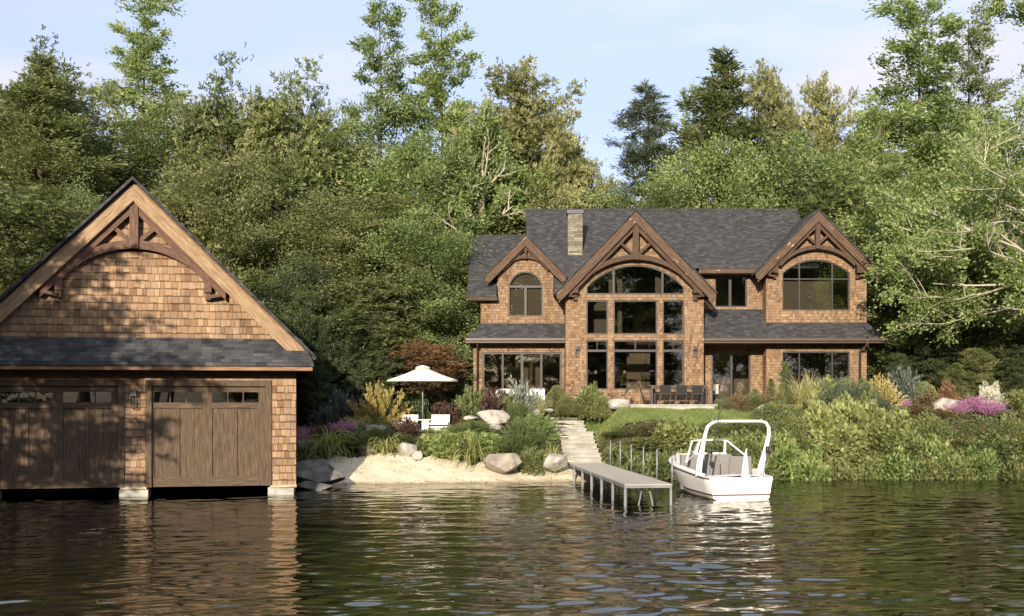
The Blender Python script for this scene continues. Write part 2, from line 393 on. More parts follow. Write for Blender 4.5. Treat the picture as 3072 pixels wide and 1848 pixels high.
m, t = newmat('window_glass'); g = G(t); M['glass'] = m
fr = g.n('ShaderNodeFresnel'); fr.inputs['IOR'].default_value = 1.7
gl = g.n('ShaderNodeBsdfGlossy'); gl.inputs['Roughness'].default_value = 0.01; gl.inputs['Color'].default_value = (0.9, 0.9, 0.88, 1)
tb = g.n('ShaderNodeBsdfTransparent'); tb.inputs['Color'].default_value = (0.72, 0.70, 0.66, 1)
ms = g.n('ShaderNodeMixShader'); g.l(g.m('MINIMUM', g.m('MULTIPLY_ADD', fr.outputs[0], 1.7, 0.03), 1.0), ms.inputs[0]); g.l(tb.outputs[0], ms.inputs[1]); g.l(gl.outputs[0], ms.inputs[2]); g.out(ms.outputs[0])
m, t = newmat('clear_windshield'); g = G(t); M['clear'] = m
gl = g.n('ShaderNodeBsdfGlossy'); gl.inputs['Roughness'].default_value = 0.02
tb = g.n('ShaderNodeBsdfTransparent'); tb.inputs['Color'].default_value = (0.72, 0.75, 0.73, 1)
fr = g.n('ShaderNodeFresnel'); fr.inputs['IOR'].default_value = 1.5
ms = g.n('ShaderNodeMixShader'); g.l(fr.outputs[0], ms.inputs[0]); g.l(tb.outputs[0], ms.inputs[1]); g.l(gl.outputs[0], ms.inputs[2]); g.out(ms.outputs[0])
# ================================================================== the land
rng0 = np.random.default_rng(3)
def sstep(a, b, x): 
    t = np.clip((np.asarray(x, float) - a) / (b - a), 0, 1); return t * t * (3 - 2 * t)
def shore(x):
    x = np.asarray(x, float)
    y = np.interp(x, [-400, -27, -23, -19, -18.5, -17, -9.5, -7, -4, 0, 3, 5, 8, 14, 20, 30, 60, 400],
                     [8, 8, 18, 25, 40, 46, 45.0, 43.6, 43.9, 44.6, 45.3, 46.2, 46.6, 46.4, 46.2, 45.5, 40, 30])
    return y + 0.12 * np.sin(x * 1.9) + 0.08 * np.sin(x * 4.3 + 1)
def bumps(x, y):
    return (np.sin(x * 1.3 + np.cos(y * 0.9)) * np.cos(y * 1.1 + 0.7 * np.sin(x * 0.7)) * 0.5 + np.sin(x * 3.1 + y * 2.3) * 0.2)
def H(x, y):
    x = np.asarray(x, float); y = np.asarray(y, float)
    ys = shore(x); d = y - ys
    left = np.interp(d, [-60, -14, -6, -1.5, 0, 2.3, 3.6, 4.6, 7.0, 8.6, 10.5, 40, 300], [-3.2, -2.8, -1.2, -0.22, 0, 0.93, 1.45, 1.93, 1.98, 2.75, 3.0, 7.0, 30])
    mid = np.interp(d, [-60, -14, -6, -1.5, 0, 1.6, 5.8, 7.2, 40, 300], [-3.2, -2.8, -1.2, -0.22, 0, 0.55, 2.35, 2.92, 7, 30])
    right = np.interp(d, [-60, -12, -4, -0.8, 0, 0.45, 1.5, 3.7, 5.0, 40, 300], [-3.2, -2.8, -1.9, -0.6, 0, 0.12, 2.22, 2.86, 2.95, 7, 30])
    w1 = sstep(-1.5, 0.6, x); w2 = sstep(3.6, 4.9, x)
    z = left * (1 - w1) + mid * w1; z = z * (1 - w2) + right * w2
    z = z + bumps(x, y) * (0.05 + 0.25 * sstep(12, 40, d)) * np.clip(np.abs(d) / 2, 0, 1)
    under = (x > -2.5) & (x < 18.2) & (y > 50.0) & (y < 66)      # level building plot
    z = np.where(under, np.minimum(z, 2.9), z)
    far = sstep(-60, -75, y); z = z * (1 - far) + (1.0 + 0.06 * np.clip(-60 - y, 0, 80)) * far      # the opposite shore
    return z
def Hf(x, y): return float(H(x, y))
def grid_obj(name, xs, ys, zf, mat, keep=None, smooth=True):
    X, Y = np.meshgrid(xs, ys); Z = zf(X, Y); V = np.stack([X.ravel(), Y.ravel(), Z.ravel()], 1); nx = len(xs)
    i = np.arange(len(ys) - 1)[:, None] * nx + np.arange(nx - 1)[None, :]; i = i.ravel()
    Fc = np.stack([i, i + 1, i + nx + 1, i + nx], 1)
    if keep is not None:
        c = V[Fc].mean(1); Fc = Fc[keep(c[:, 0], c[:, 1])]
    me = raw_mesh(name, V, Fc, [mat], smooth=smooth)
    o = bpy.data.objects.new(name, me); COL.objects.link(o); return o
def soil(name, cols, sc=1.2, bsc=14, bst=0.6, bd=0.05, rough=0.95):
    m, t = newmat(name); g = G(t); tc = g.n('ShaderNodeTexCoord').outputs['Object']
    n1 = g.noise(tc, sc, 7, 0.65); n2 = g.noise(tc, bsc, 5, 0.7)
    c = g.ramp(n1, [(0.3 + 0.4 * i / (len(cols) - 1), q) for i, q in enumerate(cols)])
    c = g.mix(0.5, c, g.mix(n2, (0.5, 0.5, 0.5), (1.4, 1.4, 1.4)), 'MULTIPLY')
    g.out(g.pbr(c, rough, 0.1, 0, g.bump(n2, bst, bd))); return m
M['soil'] = soil('leafy_soil', [(0.035, 0.04, 0.015), (0.06, 0.05, 0.028), (0.09, 0.075, 0.04)])
def sandmat():
    m, t = newmat('pale_sand'); g = G(t); tc = g.n('ShaderNodeTexCoord').outputs['Object']
    n1 = g.noise(tc, 0.8, 7, 0.65); n2 = g.noise(tc, 7, 6, 0.75); n3 = g.noise(tc, 2.2, 4, 0.6, 0.8)
    c = g.ramp(n1, [(0.3, (0.46, 0.40, 0.29)), (0.5, (0.57, 0.505, 0.375)), (0.7, (0.65, 0.59, 0.455))])
    c = g.mix(0.35, c, g.mix(n2, (0.5, 0.48, 0.45), (1.3, 1.3, 1.3)), 'MULTIPLY')
    s = g.n('ShaderNodeSeparateXYZ'); g.l(tc, s.inputs[0]); wet = g.ramp(g.m('MULTIPLY_ADD', n3, 0.10, s.outputs[2]), [(0.06, 1), (0.17, 0)])
    c = g.mix(wet, c, g.mix(1.0, c, (0.62, 0.55, 0.46), 'MULTIPLY'))
    g.out(g.pbr(c, 0.9, 0.1, 0, g.bump(g.m('MULTIPLY_ADD', n2, 0.35, n3), 0.9, 0.09))); return m
M['sand'] = sandmat()
M['sand_old'] = soil('pale_sand', [(0.44, 0.37, 0.26), (0.58, 0.50, 0.36), (0.66, 0.58, 0.44)], 0.8, 9, 0.5, 0.03)
M['grass'] = soil('grass_ground', [(0.05, 0.08, 0.018), (0.09, 0.12, 0.03), (0.13, 0.14, 0.045)], 0.7, 30, 0.8, 0.04)

def ax(pts):
    out = []
    for a, b, s in pts: out += list(np.arange(a, b, s))
    return np.array(out + [pts[-1][1]])
gx = ax([(-1000, -200, 100), (-200, -40, 10), (-40, -24, 1), (-24, 26, 0.35), (26, 40, 1), (40, 200, 10), (200, 1000, 100)])
gy = ax([(-600, -100, 50), (-100, -50, 5), (-50, 20, 3), (20, 40, 1), (40, 56, 0.3), (56, 75, 1), (75, 200, 10), (200, 1200, 100)])
tag(grid_obj('ground', gx, gy, lambda x, y: H(x, y) - 0.02, M['soil']), 'dark leafy soil rising from the lake', kind='structure')
bx = np.arange(-9.2, 4.2, 0.12); by = np.arange(38.5, 47.6, 0.12)
def beach_keep(x, y):
    d = y - shore(x); return (d < 2.5 + 0.25 * np.sin(x * 2.2)) & (d > -5.5) & (x > -9.0 + 0.3 * np.sin(y)) & (x < 3.9)
tag(grid_obj('beach', bx, by, lambda x, y: H(x, y) + 0.02 + 0.02 * np.sin(x * 5 + y * 2) * np.cos(y * 6 - x * 1.5), M['sand'], beach_keep), 'pale sand beach between the boathouse and the dock', kind='structure')
pr = np.random.default_rng(4)
def pebbles():
    bm = bmesh.new(); n = 0
    while n < 420:
        x, y = pr.uniform(-8.5, 2.6), pr.uniform(43.3, 47.3); d = y - float(shore(x))
        if d < -0.6 or d > 2.2 or pr.uniform() > (1.0 if (d < .25 or d > 1.7) else .22): continue
        s = pr.uniform(.015, .05); n += 1
        r_ = bmesh.ops.create_icosphere(bm, subdivisions=1, radius=1.0, matrix=Matrix.Translation((x, y, Hf(x, y) + .02)) @ Matrix.Rotation(pr.uniform(0, 3), 4, 'Z') @ Matrix.Diagonal((s * 1.4, s, s * .6, 1)))
    me = bpy.data.meshes.new('pebbles'); bm.to_mesh(me); bm.free(); me.materials.append(M['rock_t']); o = bpy.data.objects.new('pebbles', me); COL.objects.link(o)
    return tag(o, 'scattered pebbles on the sand beach', 'pebbles', kind='stuff')
pebbles()
def in_lawn(x, y):
    yl = np.interp(x, [1.2, 2.6, 3.3, 3.7, 4.6, 7, 12], [51.5, 50.6, 49.3, 48.6, 47.9, 48.0, 48.2]); return (y > yl) & (y < 51.4) & (x > 1.2) & (x < 11.5)
lx = np.arange(1, 11.6, 0.15); ly = np.arange(47, 51.6, 0.15)
tag(grid_obj('lawn', lx, ly, lambda x, y: H(x, y) + 0.01, M['grass'], in_lawn), 'short green lawn in front of the terrace', kind='structure')
LEAFG = leafmat('grass_blade', [(0.05, 0.085, 0.015), (0.10, 0.14, 0.03), (0.17, 0.19, 0.055)], 0.4)
def blades(name, n, x0, x1, y0, y1, test, h, w, mat, seed, z0=0.0):
    r = np.random.default_rng(seed); x = r.uniform(x0, x1, n); y = r.uniform(y0, y1, n); k = test(x, y); x, y = x[k], y[k]; n = len(x)
    z = H(x, y) + z0; a = r.uniform(0, 6.28, n); hh = h * r.uniform(0.5, 1.2, n); lx_, ly_ = r.normal(0, 0.35, n) * hh, r.normal(0, 0.35, n) * hh
    ca, sa = np.cos(a) * w / 2, np.sin(a) * w / 2
    V = np.stack([np.stack([x - ca, y - sa, z], 1), np.stack([x + ca, y + sa, z], 1), np.stack([x + lx_, y + ly_, z + hh], 1)], 1).reshape(-1, 3)
    va = np.repeat(np.clip(0.5 + 0.28 * bumps(x * 2, y * 2) + r.normal(0, 0.16, n), 0, 1), 3)
    me = raw_mesh(name, V, np.arange(n * 3).reshape(n, 3), [mat], va); o = bpy.data.objects.new(name, me); COL.objects.link(o); return o
tag(blades('lawn_grass', 90000, 1.2, 11.5, 47, 51.4, in_lawn, 0.09, 0.018, LEAFG, 5), 'mown green grass blades covering the lawn', 'grass', kind='stuff')

# ------------------------------------------------------------------ water
wr = np.random.default_rng(11)
waves = []
for i in range(90):
    lam = 0.26 * (1.9 / 0.26) ** wr.uniform(0, 1) ; th = R(90) + wr.normal(0.12, 0.42)
    waves.append((2 * math.pi / lam * math.cos(th), 2 * math.pi / lam * math.sin(th), lam ** 0.85 * wr.uniform(0.5, 1.2), wr.uniform(0, 6.28)))
tot = math.sqrt(sum((a * math.hypot(kx, ky)) ** 2 / 2 for kx, ky, a, p in waves)); WAMP = 0.095 / tot
def water_z(x, y):
    z = np.zeros_like(x); xx = x + 0.35 * np.sin(y * 0.6 + x * 0.13); yy = y + 0.3 * np.sin(x * 0.45)
    for kx, ky, a, p in waves: z += a * np.sin(kx * xx + ky * yy + p)
    fade = np.clip((60 - np.hypot(x, y - 25)) / 30, 0, 1)
    gust = 0.62 + 0.5 * (0.5 + 0.5 * np.sin(x * 0.19 + 1.3 * np.sin(y * 0.11))) 
    near = np.interp(y, [10, 22, 32, 45], [1.0, 1.0, 1.0, 0.9])
    return z * WAMP * fade * gust * near
m, t = newmat('lake_water'); g = G(t); M['water'] = m
tc = g.n('ShaderNodeTexCoord').outputs['Object']; mpn = g.n('ShaderNodeMapping'); mpn.inputs['Scale'].default_value = (1, 2.0, 1); g.l(tc, mpn.inputs[0])
n1 = g.noise(mpn.outputs[0], 3.4, 3, 0.5, 0.4); n2 = g.noise(mpn.outputs[0], 10.0, 2, 0.5)
nb = g.bump(g.m('MULTIPLY_ADD', n2, 0.22, n1), 0.15, 0.006)
gl = g.n('ShaderNodeBsdfGlossy'); gl.inputs['Roughness'].default_value = 0.0; gl.inputs['Color'].default_value = (0.96, 0.96, 0.93, 1); g.l(nb, gl.inputs['Normal'])
tb = g.n('ShaderNodeBsdfTransparent'); tb.inputs['Color'].default_value = (0.76, 0.70, 0.45, 1)
fr = g.n('ShaderNodeFresnel'); fr.inputs['IOR'].default_value = 1.80; g.l(nb, fr.inputs['Normal'])
ms = g.n('ShaderNodeMixShader'); g.l(g.m('MULTIPLY_ADD', fr.outputs[0], 0.95, 0.03), ms.inputs[0]); g.l(tb.outputs[0], ms.inputs[1]); g.l(gl.outputs[0], ms.inputs[2]); g.out(ms.outputs[0])
wx = ax([(-300, -60, 20), (-60, -20, 1), (-20, 24, 0.11), (24, 60, 1), (60, 300, 20)]); wy = ax([(-100, 0, 10), (0, 11, 1), (11, 28, 0.055), (28, 47.6, 0.075)])
tag(grid_obj('lake_water', wx, wy, water_z, M['water']), 'rippled dark green lake water', kind='structure')
# lake bed: dark silt sheet below the water, on top of the soil
M['silt'] = soil('lake_silt', [(0.11, 0.13, 0.065), (0.17, 0.185, 0.09), (0.22, 0.225, 0.12)], 0.5)
sx = ax([(-300, -30, 10), (-30, 30, 0.6), (30, 300, 10)]); sy = ax([(-90, 20, 5), (20, 46.6, 0.4)])
tag(grid_obj('lake_bed', sx, sy, lambda x, y: H(x, y) - 0.005, M['silt'], lambda x, y: (H(x, y) < -0.12) & ~((x > -8.6) & (x < 3.6) & (y - shore(x) > -5.2))), 'dark silt lake bed under the water', kind='structure')

# ------------------------------------------------------------------ rocks
def rock_mesh(seed, cuts=15, depth=0.60, flat=0.0):
    bm = bmesh.new(); bmesh.ops.create_icosphere(bm, subdivisions=4, radius=1.0); r = random.Random(seed)
    pl = []
    for i in range(cuts):
        n = Vector((r.gauss(0, 1), r.gauss(0, 1), r.gauss(0, 1))).normalized(); pl.append((n, r.uniform(depth - 0.08, depth + 0.22)))
    if flat: pl.append((Vector((r.uniform(-.15, .15), r.uniform(-.1, .1), 1)).normalized(), flat))
    from mathutils import noise
    for v in bm.verts:
        c = v.co
        for n, d in pl:
            q = c.dot(n)
            if q > d: c -= n * (q - d)
        off = Vector((seed * 7.3, 0, 0)); c += c.normalized() * (noise.noise(c * 1.7 + off) * 0.05 + noise.noise(c * 5 + off) * 0.03 + noise.noise(c * 12 + off) * 0.012)
        v.co = c
    for f in bm.faces: f.smooth = True
    me = bpy.data.meshes.new('rock'); bm.to_mesh(me); bm.free(); return me
def rock(u0, u1, v0, v1, Y, label, mat='rock_l', seed=1, tilt=0, name='boulder', dy=0.7, flat=0.0, cat='boulder', group=None, rx=0):
    me = rock_mesh(seed, flat=flat); me.materials.append(M[mat]); xs = [q.co for q in me.vertices]
    o = bpy.data.objects.new(name, me); COL.objects.link(o)
    X0, X1, Z1, Z0 = px(u0, Y), px(u1, Y), pz(v0, Y), pz(v1, Y)
    co = np.array([tuple(q) for q in xs]); rot = np.array(Matrix.Rotation(R(tilt), 3, 'Y') @ Matrix.Rotation(R(rx), 3, 'X')); co = co @ rot.T
    lo, hi = co.min(0), co.max(0); co = (co - (lo + hi) / 2) / (hi - lo)
    co *= np.array([X1 - X0, (X1 - X0) * dy, Z1 - Z0]); me.vertices.foreach_set('co', co.astype(np.float32).ravel()); me.update()
    o.location = ((X0 + X1) / 2, Y, (Z0 + Z1) / 2)
    return tag(o, label, cat, group)
rock(1448, 1568, 1358, 1421, 45.35, 'large tan boulder lying on the sand, with a split lower face', 'rock_t', 3, 8)
rock(1628, 1704, 1360, 1414, 45.5, 'whitish pointed boulder on the sand beside the foot of the stairs', 'rock_l', 5, 20)
rock(1189, 1252, 1327, 1380, 46.2, 'grey boulder under the burgundy bush at the back of the beach', 'rock_l', 8, -5)
rock(1235, 1268, 1352, 1380, 45.8, 'small round grey stone leaning on the boulder at the back of the beach', 'rock_l', 9, 0, 'stone', cat='stone')
rock(850, 1038, 1378, 1475, 42.7, 'big dark rock sloping into the water beside the boathouse', 'rock_d', 12, 16)
rock(872, 1000, 1442, 1478, 41.2, 'low dark wet rock slab at the waterline by the boathouse', 'rock_d', 14, 0, 'rock_slab', cat='rock')
rock(1070, 1135, 1335, 1373, 46.5, 'shaded grey rock between two clumps of strap leaves', 'rock_t', 15, 0)
rock(1092, 1160, 1274, 1312, 48.4, 'peaked pale rock at the edge of the lounger terrace', 'rock_l', 16, 0)
rock(880, 948, 1317, 1352, 46.4, 'rounded shadowed rock close to the boathouse corner', 'rock_t', 17, 0)
rock(1428, 1532, 1229, 1278, 49.6, 'broad angular grey boulder on the planted slope left of the stairs', 'rock_l', 18, -12)
rock(1462, 1512, 1270, 1296, 49.0, 'flat pale rock tucked under the broad angular boulder', 'rock_l', 19, 0, 'stone', cat='stone')
rock(1580, 1622, 1222, 1252, 50.2, 'triangular pale rock at the top of the juniper slope', 'rock_l', 20, 0)
rock(1626, 1662, 1225, 1238, 50.4, 'flat oval stone by the stepping slabs', 'rock_l', 21, 0, 'stone', cat='stone')
rock(1640, 1666, 1192, 1222, 51.0, 'upright pale rock between the clipped lime green bushes', 'rock_l', 22, 0)
rock(1634, 1662, 1262, 1292, 49.7, 'dark sided rock against the top of the stairs', 'rock_t', 23, 0)
rock(1818, 1892, 1196, 1229, 50.4, 'big pale boulder at the left end of the terrace edge', 'rock_l', 24, -6)
rock(2268, 2304, 1213, 1236, 49.6, 'small pale rock in the shrubs right of the lawn', 'rock_l', 25, 0, 'stone', cat='stone')
rock(2793, 2884, 1193, 1232, 49.6, 'white topped boulder among the shrubs left of the pink heather', 'rock_l', 26, 0)
rock(3004, 3036, 1198, 1222, 49.8, 'grey stone half hidden at the right end of the shrub bed', 'rock_l', 27, 0, 'stone', cat='stone')
rock(1390, 1434, 1246, 1262, 50.0, 'thin pale stone showing left of the broad angular boulder', 'rock_l', 28, 0, 'stone', cat='stone')

def slab(name, u0, u1, v, Y, dep, th, label, mat='step', group=None, cat='stone slab'):
    b = MB(); x0, x1, z = px(u0, Y), px(u1, Y), pz(v, Y); r = random.Random(int(u0)); n = 7; top = []
    front = [(x0 + (x1 - x0) * i / n, r.uniform(-.04, .04)) for i in range(n + 1)]; back = [(x, dep + r.uniform(-.04, .04)) for x, _ in front][::-1]
    poly = front + back
    xc = (x0 + x1) / 2
    for t_ in (0,):
        b.face([(x - xc, y, 0) for x, y in poly]); b.face([(x - xc, y, -th) for x, y in poly[::-1]])
        for k in range(len(poly)):
            a, c = poly[k], poly[(k + 1) % len(poly)]; b.face([(c[0] - xc, c[1], 0), (a[0] - xc, a[1], 0), (a[0] - xc, a[1], -th), (c[0] - xc, c[1], -th)])
    o = b.build(name, M[mat]); o.location = (xc, Y, z); return tag(o, label, cat, group)
SG = 'stepping slabs in the grass above the stairs'
slab('stepping_slab', 1640, 1732, 1252, 50.9, 0.42, 0.09, 'lowest stepping slab set in grass just above the stairs', group=SG)
slab('stepping_slab', 1672, 1775, 1241, 51.5, 0.42, 0.09, 'middle stepping slab in the grass above the stairs', group=SG)
slab('stepping_slab', 1736, 1815, 1232, 51.7, 0.40, 0.09, 'highest stepping slab, left of the terrace boulder', group=SG)
slab('stone_slab', 1032, 1100, 1301, 47.9, 0.8, 0.14, 'pale front slab beside the shaded bushes below the loungers', 'patio')
slab('stone_slab', 1048, 1112, 1293, 48.6, 0.8, 0.14, 'grey rear slab behind the pale front slab below the loungers', 'patio')
# lounger terrace and house terrace
b = MB(); b.box(px(1120, 49), px(1420, 49), 48.9, 52.0, 1.7, 1.99); tag(b.build('terrace', M['patio']), 'stone paving under the white loungers', kind='structure')
dk = empty('house_terrace', (6, 50.2, 2.8), 0, 'grey stone terrace in front of the house, with a rough front edge', 'terrace')
b = MB(); b.box(5.25, 12.2, 50.26, 55.3, 2.5, 3.02); b.box(-1.5, 5.25, 51.7, 55.3, 2.5, 3.02); b.build('base_wall', M['patio'], dk, True)
b = MB(); b.box(5.2, 12.2, 50.2, 55.3, 3.02, 3.07); b.box(-1.5, 5.2, 51.6, 55.3, 3.02, 3.07); b.build('paving', M['patio'], dk, True)

# ------------------------------------------------------------------ stairs
st = empty('stone_stairs', (2.8, 46.6, 0.6), 0, 'flight of pale stone steps climbing from the dock to the lawn', 'stairs')
NS = 11; y0s, z0s, y1s, z1s = 46.55, 0.62, 50.55, 2.36
nos = [(1262, 1659, 1752), (1275, 1659, 1756), (1285, 1660, 1760), (1295, 1662, 1781), (1308, 1680, 1783), (1319, 1683, 1786), (1331, 1684, 1792), (1345, 1686, 1797), (1359, 1690, 1803), (1373, 1695, 1806), (1387, 1699, 1812)]
for i, (v, ua, ub) in enumerate(nos):
    k = NS - 1 - i; y = y0s + (y1s - y0s) * k / (NS - 1); z = pz(v, y)
    b = MB(); b.box(px(ua, y), px(ub, y), y, y + 0.75, z - 0.05, z); b.box(px(ua, y) + .02, px(ub, y) - .02, y + 0.03, y + 0.75, z - 0.5, z - 0.05)
    b.build('step', M['step'], st, True)

# ------------------------------------------------------------------ dock
dz = 0.67
pN0, pN1 = Vector((px(1873.6, 34.55), 34.55)), Vector((px(2016.6, 34.55), 34.55)); pF0, pF1 = Vector((px(1706, 46.5), 46.5)), Vector((px(1810, 46.5), 46.5))
ang = math.atan2(-((pF0 + pF1) - (pN0 + pN1)).x, ((pF0 + pF1) - (pN0 + pN1)).y); Ld = ((pF0 + pF1) - (pN0 + pN1)).length / 2; Wd = (pN1 - pN0).length
dock = empty('dock', ((pN0.x + pN1.x) / 2, 34.55, 0), ang, 'narrow beige dock on aluminium legs running from the stairs into the lake', 'dock')
b = MB(); b.box(-Wd / 2, Wd / 2, 0, Ld, dz - 0.035, dz); b.build('deck', M['deckboard'], dock)
b = MB()
for sx_ in (-1, 1): b.box(sx_ * (Wd / 2 - 0.03), sx_ * Wd / 2 + sx_ * .003, 0.0, Ld, dz - 0.13, dz - 0.037)
b.box(-Wd / 2 + .03, Wd / 2 - .03, 0.0, 0.05, dz - 0.12, dz - 0.037)
b.build('side_rail', M['alu'], dock)
bays = [0.06 + (Ld - 1.5) * i / 5 for i in range(6)]
for i, y in enumerate(bays):
    for s_ in (-1, 1):
        x = s_ * (Wd / 2 - 0.02); top = (dz - 0.037 if s_ < 0 else dz + (0.98 if i else 0.80)); b = MB()
        if s_ < 0: b.box(x - 0.038, x + 0.038, y - 0.038, y + 0.038, -1.8, dz - 0.035)
        else:
            b.box(x - 0.034, x + 0.034, y - 0.034, y + 0.034, -1.8, dz - 0.035)
        b.build('leg', M['alu'], dock)
        if s_ > 0:
            b = MB(); b.tube([(x + 0.045, y, dz - 0.1), (x + 0.045, y, top)], 0.026, 8); b.build('post', M['alu'], dock)
    b = MB(); yb = y + 0.35
    b.beam((-0.10, yb, dz - 0.12), (-0.42, yb, -0.9), 0.04, 0.04); b.beam((0.10, yb, dz - 0.12), (0.42, yb, -0.9), 0.04, 0.04); b.beam((-0.5, yb, dz - 0.10), (0.5, yb, dz - 0.10), 0.04, 0.04)
    b.build('brace', M['alu'], dock)
# ================================================================== timber gable kit (in-plane x, z; y0 front .. y1 back)
def band(pts_up, pts_lo): return pts_up + pts_lo[::-1]
def arc_pts(xa, xb, za, zt, n=14):
    """circular arc from (xa,za) over top zt at the middle to (xb,za)"""
    c = (xa + xb) / 2; hw = (xb - xa) / 2; rise = zt - za; Rr = (hw * hw + rise * rise) / (2 * rise); zc = zt - Rr
    a0 = math.asin(min(1, hw / Rr)); 
    if rise > hw: a0 = math.pi - a0
    return [(c + Rr * math.sin(-a0 + 2 * a0 * i / n), zc + Rr * math.cos(-a0 + 2 * a0 * i / n)) for i in range(n + 1)]
def gable_truss(par, cx, zp, hw, tip_z, y, tv, rmat, tmat, kp=None, arch=None, inner_tv=0.3, inner_drop=None, strut=True, knee=None, depth=0.12):
    """rakes from peak (cx,zp) to (cx±hw,tip_z), vertical thickness tv; y = front plane"""
    sl = (zp - tip_z) / hw
    for s in (-1, 1):
        b = MB(); e = 0.16 * tv
        poly = [(cx, zp - 0.03), (cx + s * hw, tip_z - .03), (cx + s * (hw - e * .1), tip_z - tv * 0.45), (cx + s * (hw - tv * 0.42), tip_z - tv * 0.60), (cx, zp - tv)]
        b.prism(poly, (), y, y + 0.07, grain=(s * 1, 0, -sl)); b.build('rake_board', rmat, par)
        b = MB(); t2 = tv * 0.30
        b.prism([(cx, zp - tv + t2), (cx + s * (hw - .1), tip_z + .1 * sl - tv + t2), (cx + s * (hw - .1 - .0), tip_z + .1 * sl - tv - 0.0), (cx, zp - tv - .03)], (), y + 0.072, y + 0.13, grain=(s, 0, -sl)); b.build('rake_trim', rmat, par)
    ty0, ty1 = y + 0.16, y + 0.16 + depth + .08
    zi = zp - tv * 0.92                                   # top of the inner rafters
    for s in (-1, 1):
        b = MB(); run = (zi - knee[2]) / sl if knee else hw * 0.55
        b.prism([(cx, zi), (cx + s * run, zi - run * sl), (cx + s * run, zi - run * sl - inner_tv), (cx, zi - inner_tv)], (), ty0, ty1, grain=(s, 0, -sl)); b.build('rafter', tmat, par)
    if kp:
        w, zb = kp; b = MB(); b.prism([(cx - w / 2, zi + 0.02), (cx - w / 2, zb), (cx + w / 2, zb), (cx + w / 2, zi + 0.02)], (), ty0 - 0.05, ty1 - 0.02, grain=(0, 0, 1)); b.build('king_post', tmat, par)
    if arch:
        za, xw, zlow, th = arch                            # centre top height, half span, end height, thickness
        up = arc_pts(cx - xw, cx + xw, zlow, za, 24); lo = arc_pts(cx - xw + th * .2, cx + xw - th * .2, zlow - th * .75, za - th, 24)
        # keep the beam under the rafters
        def clip(p): 
            zmax = zi - abs(p[0] - cx) * sl - 0.10; return (p[0], min(p[1], max(zmax, p[1] - 9 if False else zmax)))
        up = [clip(p) for p in up]; lo = [(p[0], min(p[1], q[1] - 0.01)) for p, q in zip(lo, up)]
        b = MB()
        for k in range(24): b.prism([up[k], up[k + 1], lo[k + 1], lo[k]][::-1], (), ty0 + 0.03, ty1 - 0.04, grain=(up[k + 1][0] - up[k][0], 0, up[k + 1][1] - up[k][1]))
        b.build('arched_tie_beam', tmat, par)
    if strut and kp:
        w, zb = kp; L_ = strut
        for s in (-1, 1):
            b = MB(); x0 = cx + s * w * 0.45; z0 = L_[0]; x1 = cx + s * L_[1]; z1 = z0 + (L_[1] - w * .45) * 0.9
            b.beam((x0, (ty0 + ty1) / 2, z0), (x1, (ty0 + ty1) / 2, z1), L_[2], 0.10); b.build('strut', tmat, par)
    if knee:
        kx, kw, kz, kb, back = knee                         # half spacing, width, block bottom... bracket bottom, wall y
        for s in (-1, 1):
            b = MB(); xk = cx + s * kx
            b.box(xk - kw / 2, xk + kw / 2, y + .14, back, kz - 0.10, kz + kw * 1.0, grain=(0, 1, 0))
            b.build('purlin_end', tmat, par)
            b = MB(); b.prism([(xk - kw * .34, kb), (xk - kw * .34, kz - .102), (xk + kw * .34, kz - .102), (xk + kw * .34, kb)][::1], (), back - 0.20, back, grain=(0, 0, 1))
            n = 6; xx = []
            b.beam((xk, back - .12, kb + .12), (xk, y + .35, kz - .06), kw * .5, kw * .4, side=(1, 0, 0))
            b.beam((xk + s * kw * .2, back - .25, kz - .25), (xk + s * (kx * 0.0 + kw * 1.7), back - .25, kz - .52 * kw - .06), kw * .45, .12)
            b.build('bracket', tmat, par)
def gable_roof(par, cx, zp, hw, tip_z, y0, back_pk, back_tip, mat, th=0.10, ex=0.04):
    sl = (zp - tip_z) / hw; nx = sl / math.hypot(1, sl); b = MB()
    for s in (-1, 1):
        dx, dz_ = 0, th
        A = (cx, y0, zp + dz_); B = (cx + s * (hw + ex), y0, tip_z - sl * ex + dz_); Cc = (cx + s * (hw + ex), back_tip, tip_z - sl * ex + dz_); D = (cx, back_pk, zp + dz_)
        lo = [(p[0], p[1], p[2] - th) for p in (A, B, Cc, D)]
        q = [A, D, Cc, B] if s > 0 else [A, B, Cc, D]
        if s > 0: q = [A, B, Cc, D]
        n = (Vector(q[1]) - Vector(q[0])).cross(Vector(q[2]) - Vector(q[0]))
        if n.z < 0: q = q[::-1]
        b.face(q); b.face([(p[0], p[1], p[2] - th) for p in q[::-1]])
        for k in range(4):
            a, c = q[k], q[(k + 1) % 4]; b.face([a, (a[0], a[1], a[2] - th), (c[0], c[1], c[2] - th), c][::-1])
    return b.build('gable_roof', mat, par)
def slab_roof(b, poly, th=0.12):
    """poly: 3-D corners of the top face, counter-clockwise seen from above"""
    n = (Vector(poly[1]) - Vector(poly[0])).cross(Vector(poly[2]) - Vector(poly[0]))
    if n.z < 0: poly = poly[::-1]
    b.face(poly); b.face([(p[0], p[1], p[2] - th) for p in poly[::-1]])
    for k in range(len(poly)):
        a, c = poly[k], poly[(k + 1) % len(poly)]; b.face([c, a, (a[0], a[1], a[2] - th), (c[0], c[1], c[2] - th)])
def rect(x0, x1, z0, z1): return [(x0, z0), (x1, z0), (x1, z1), (x0, z1)]
def inset_arch(x0, x1, z0, zs, zt, i, n=14):
    a = arc_pts(x0 + i, x1 - i, zs, zt - i, n); return [(x0 + i, z0 + i), (x1 - i, z0 + i)] + a[::-1]
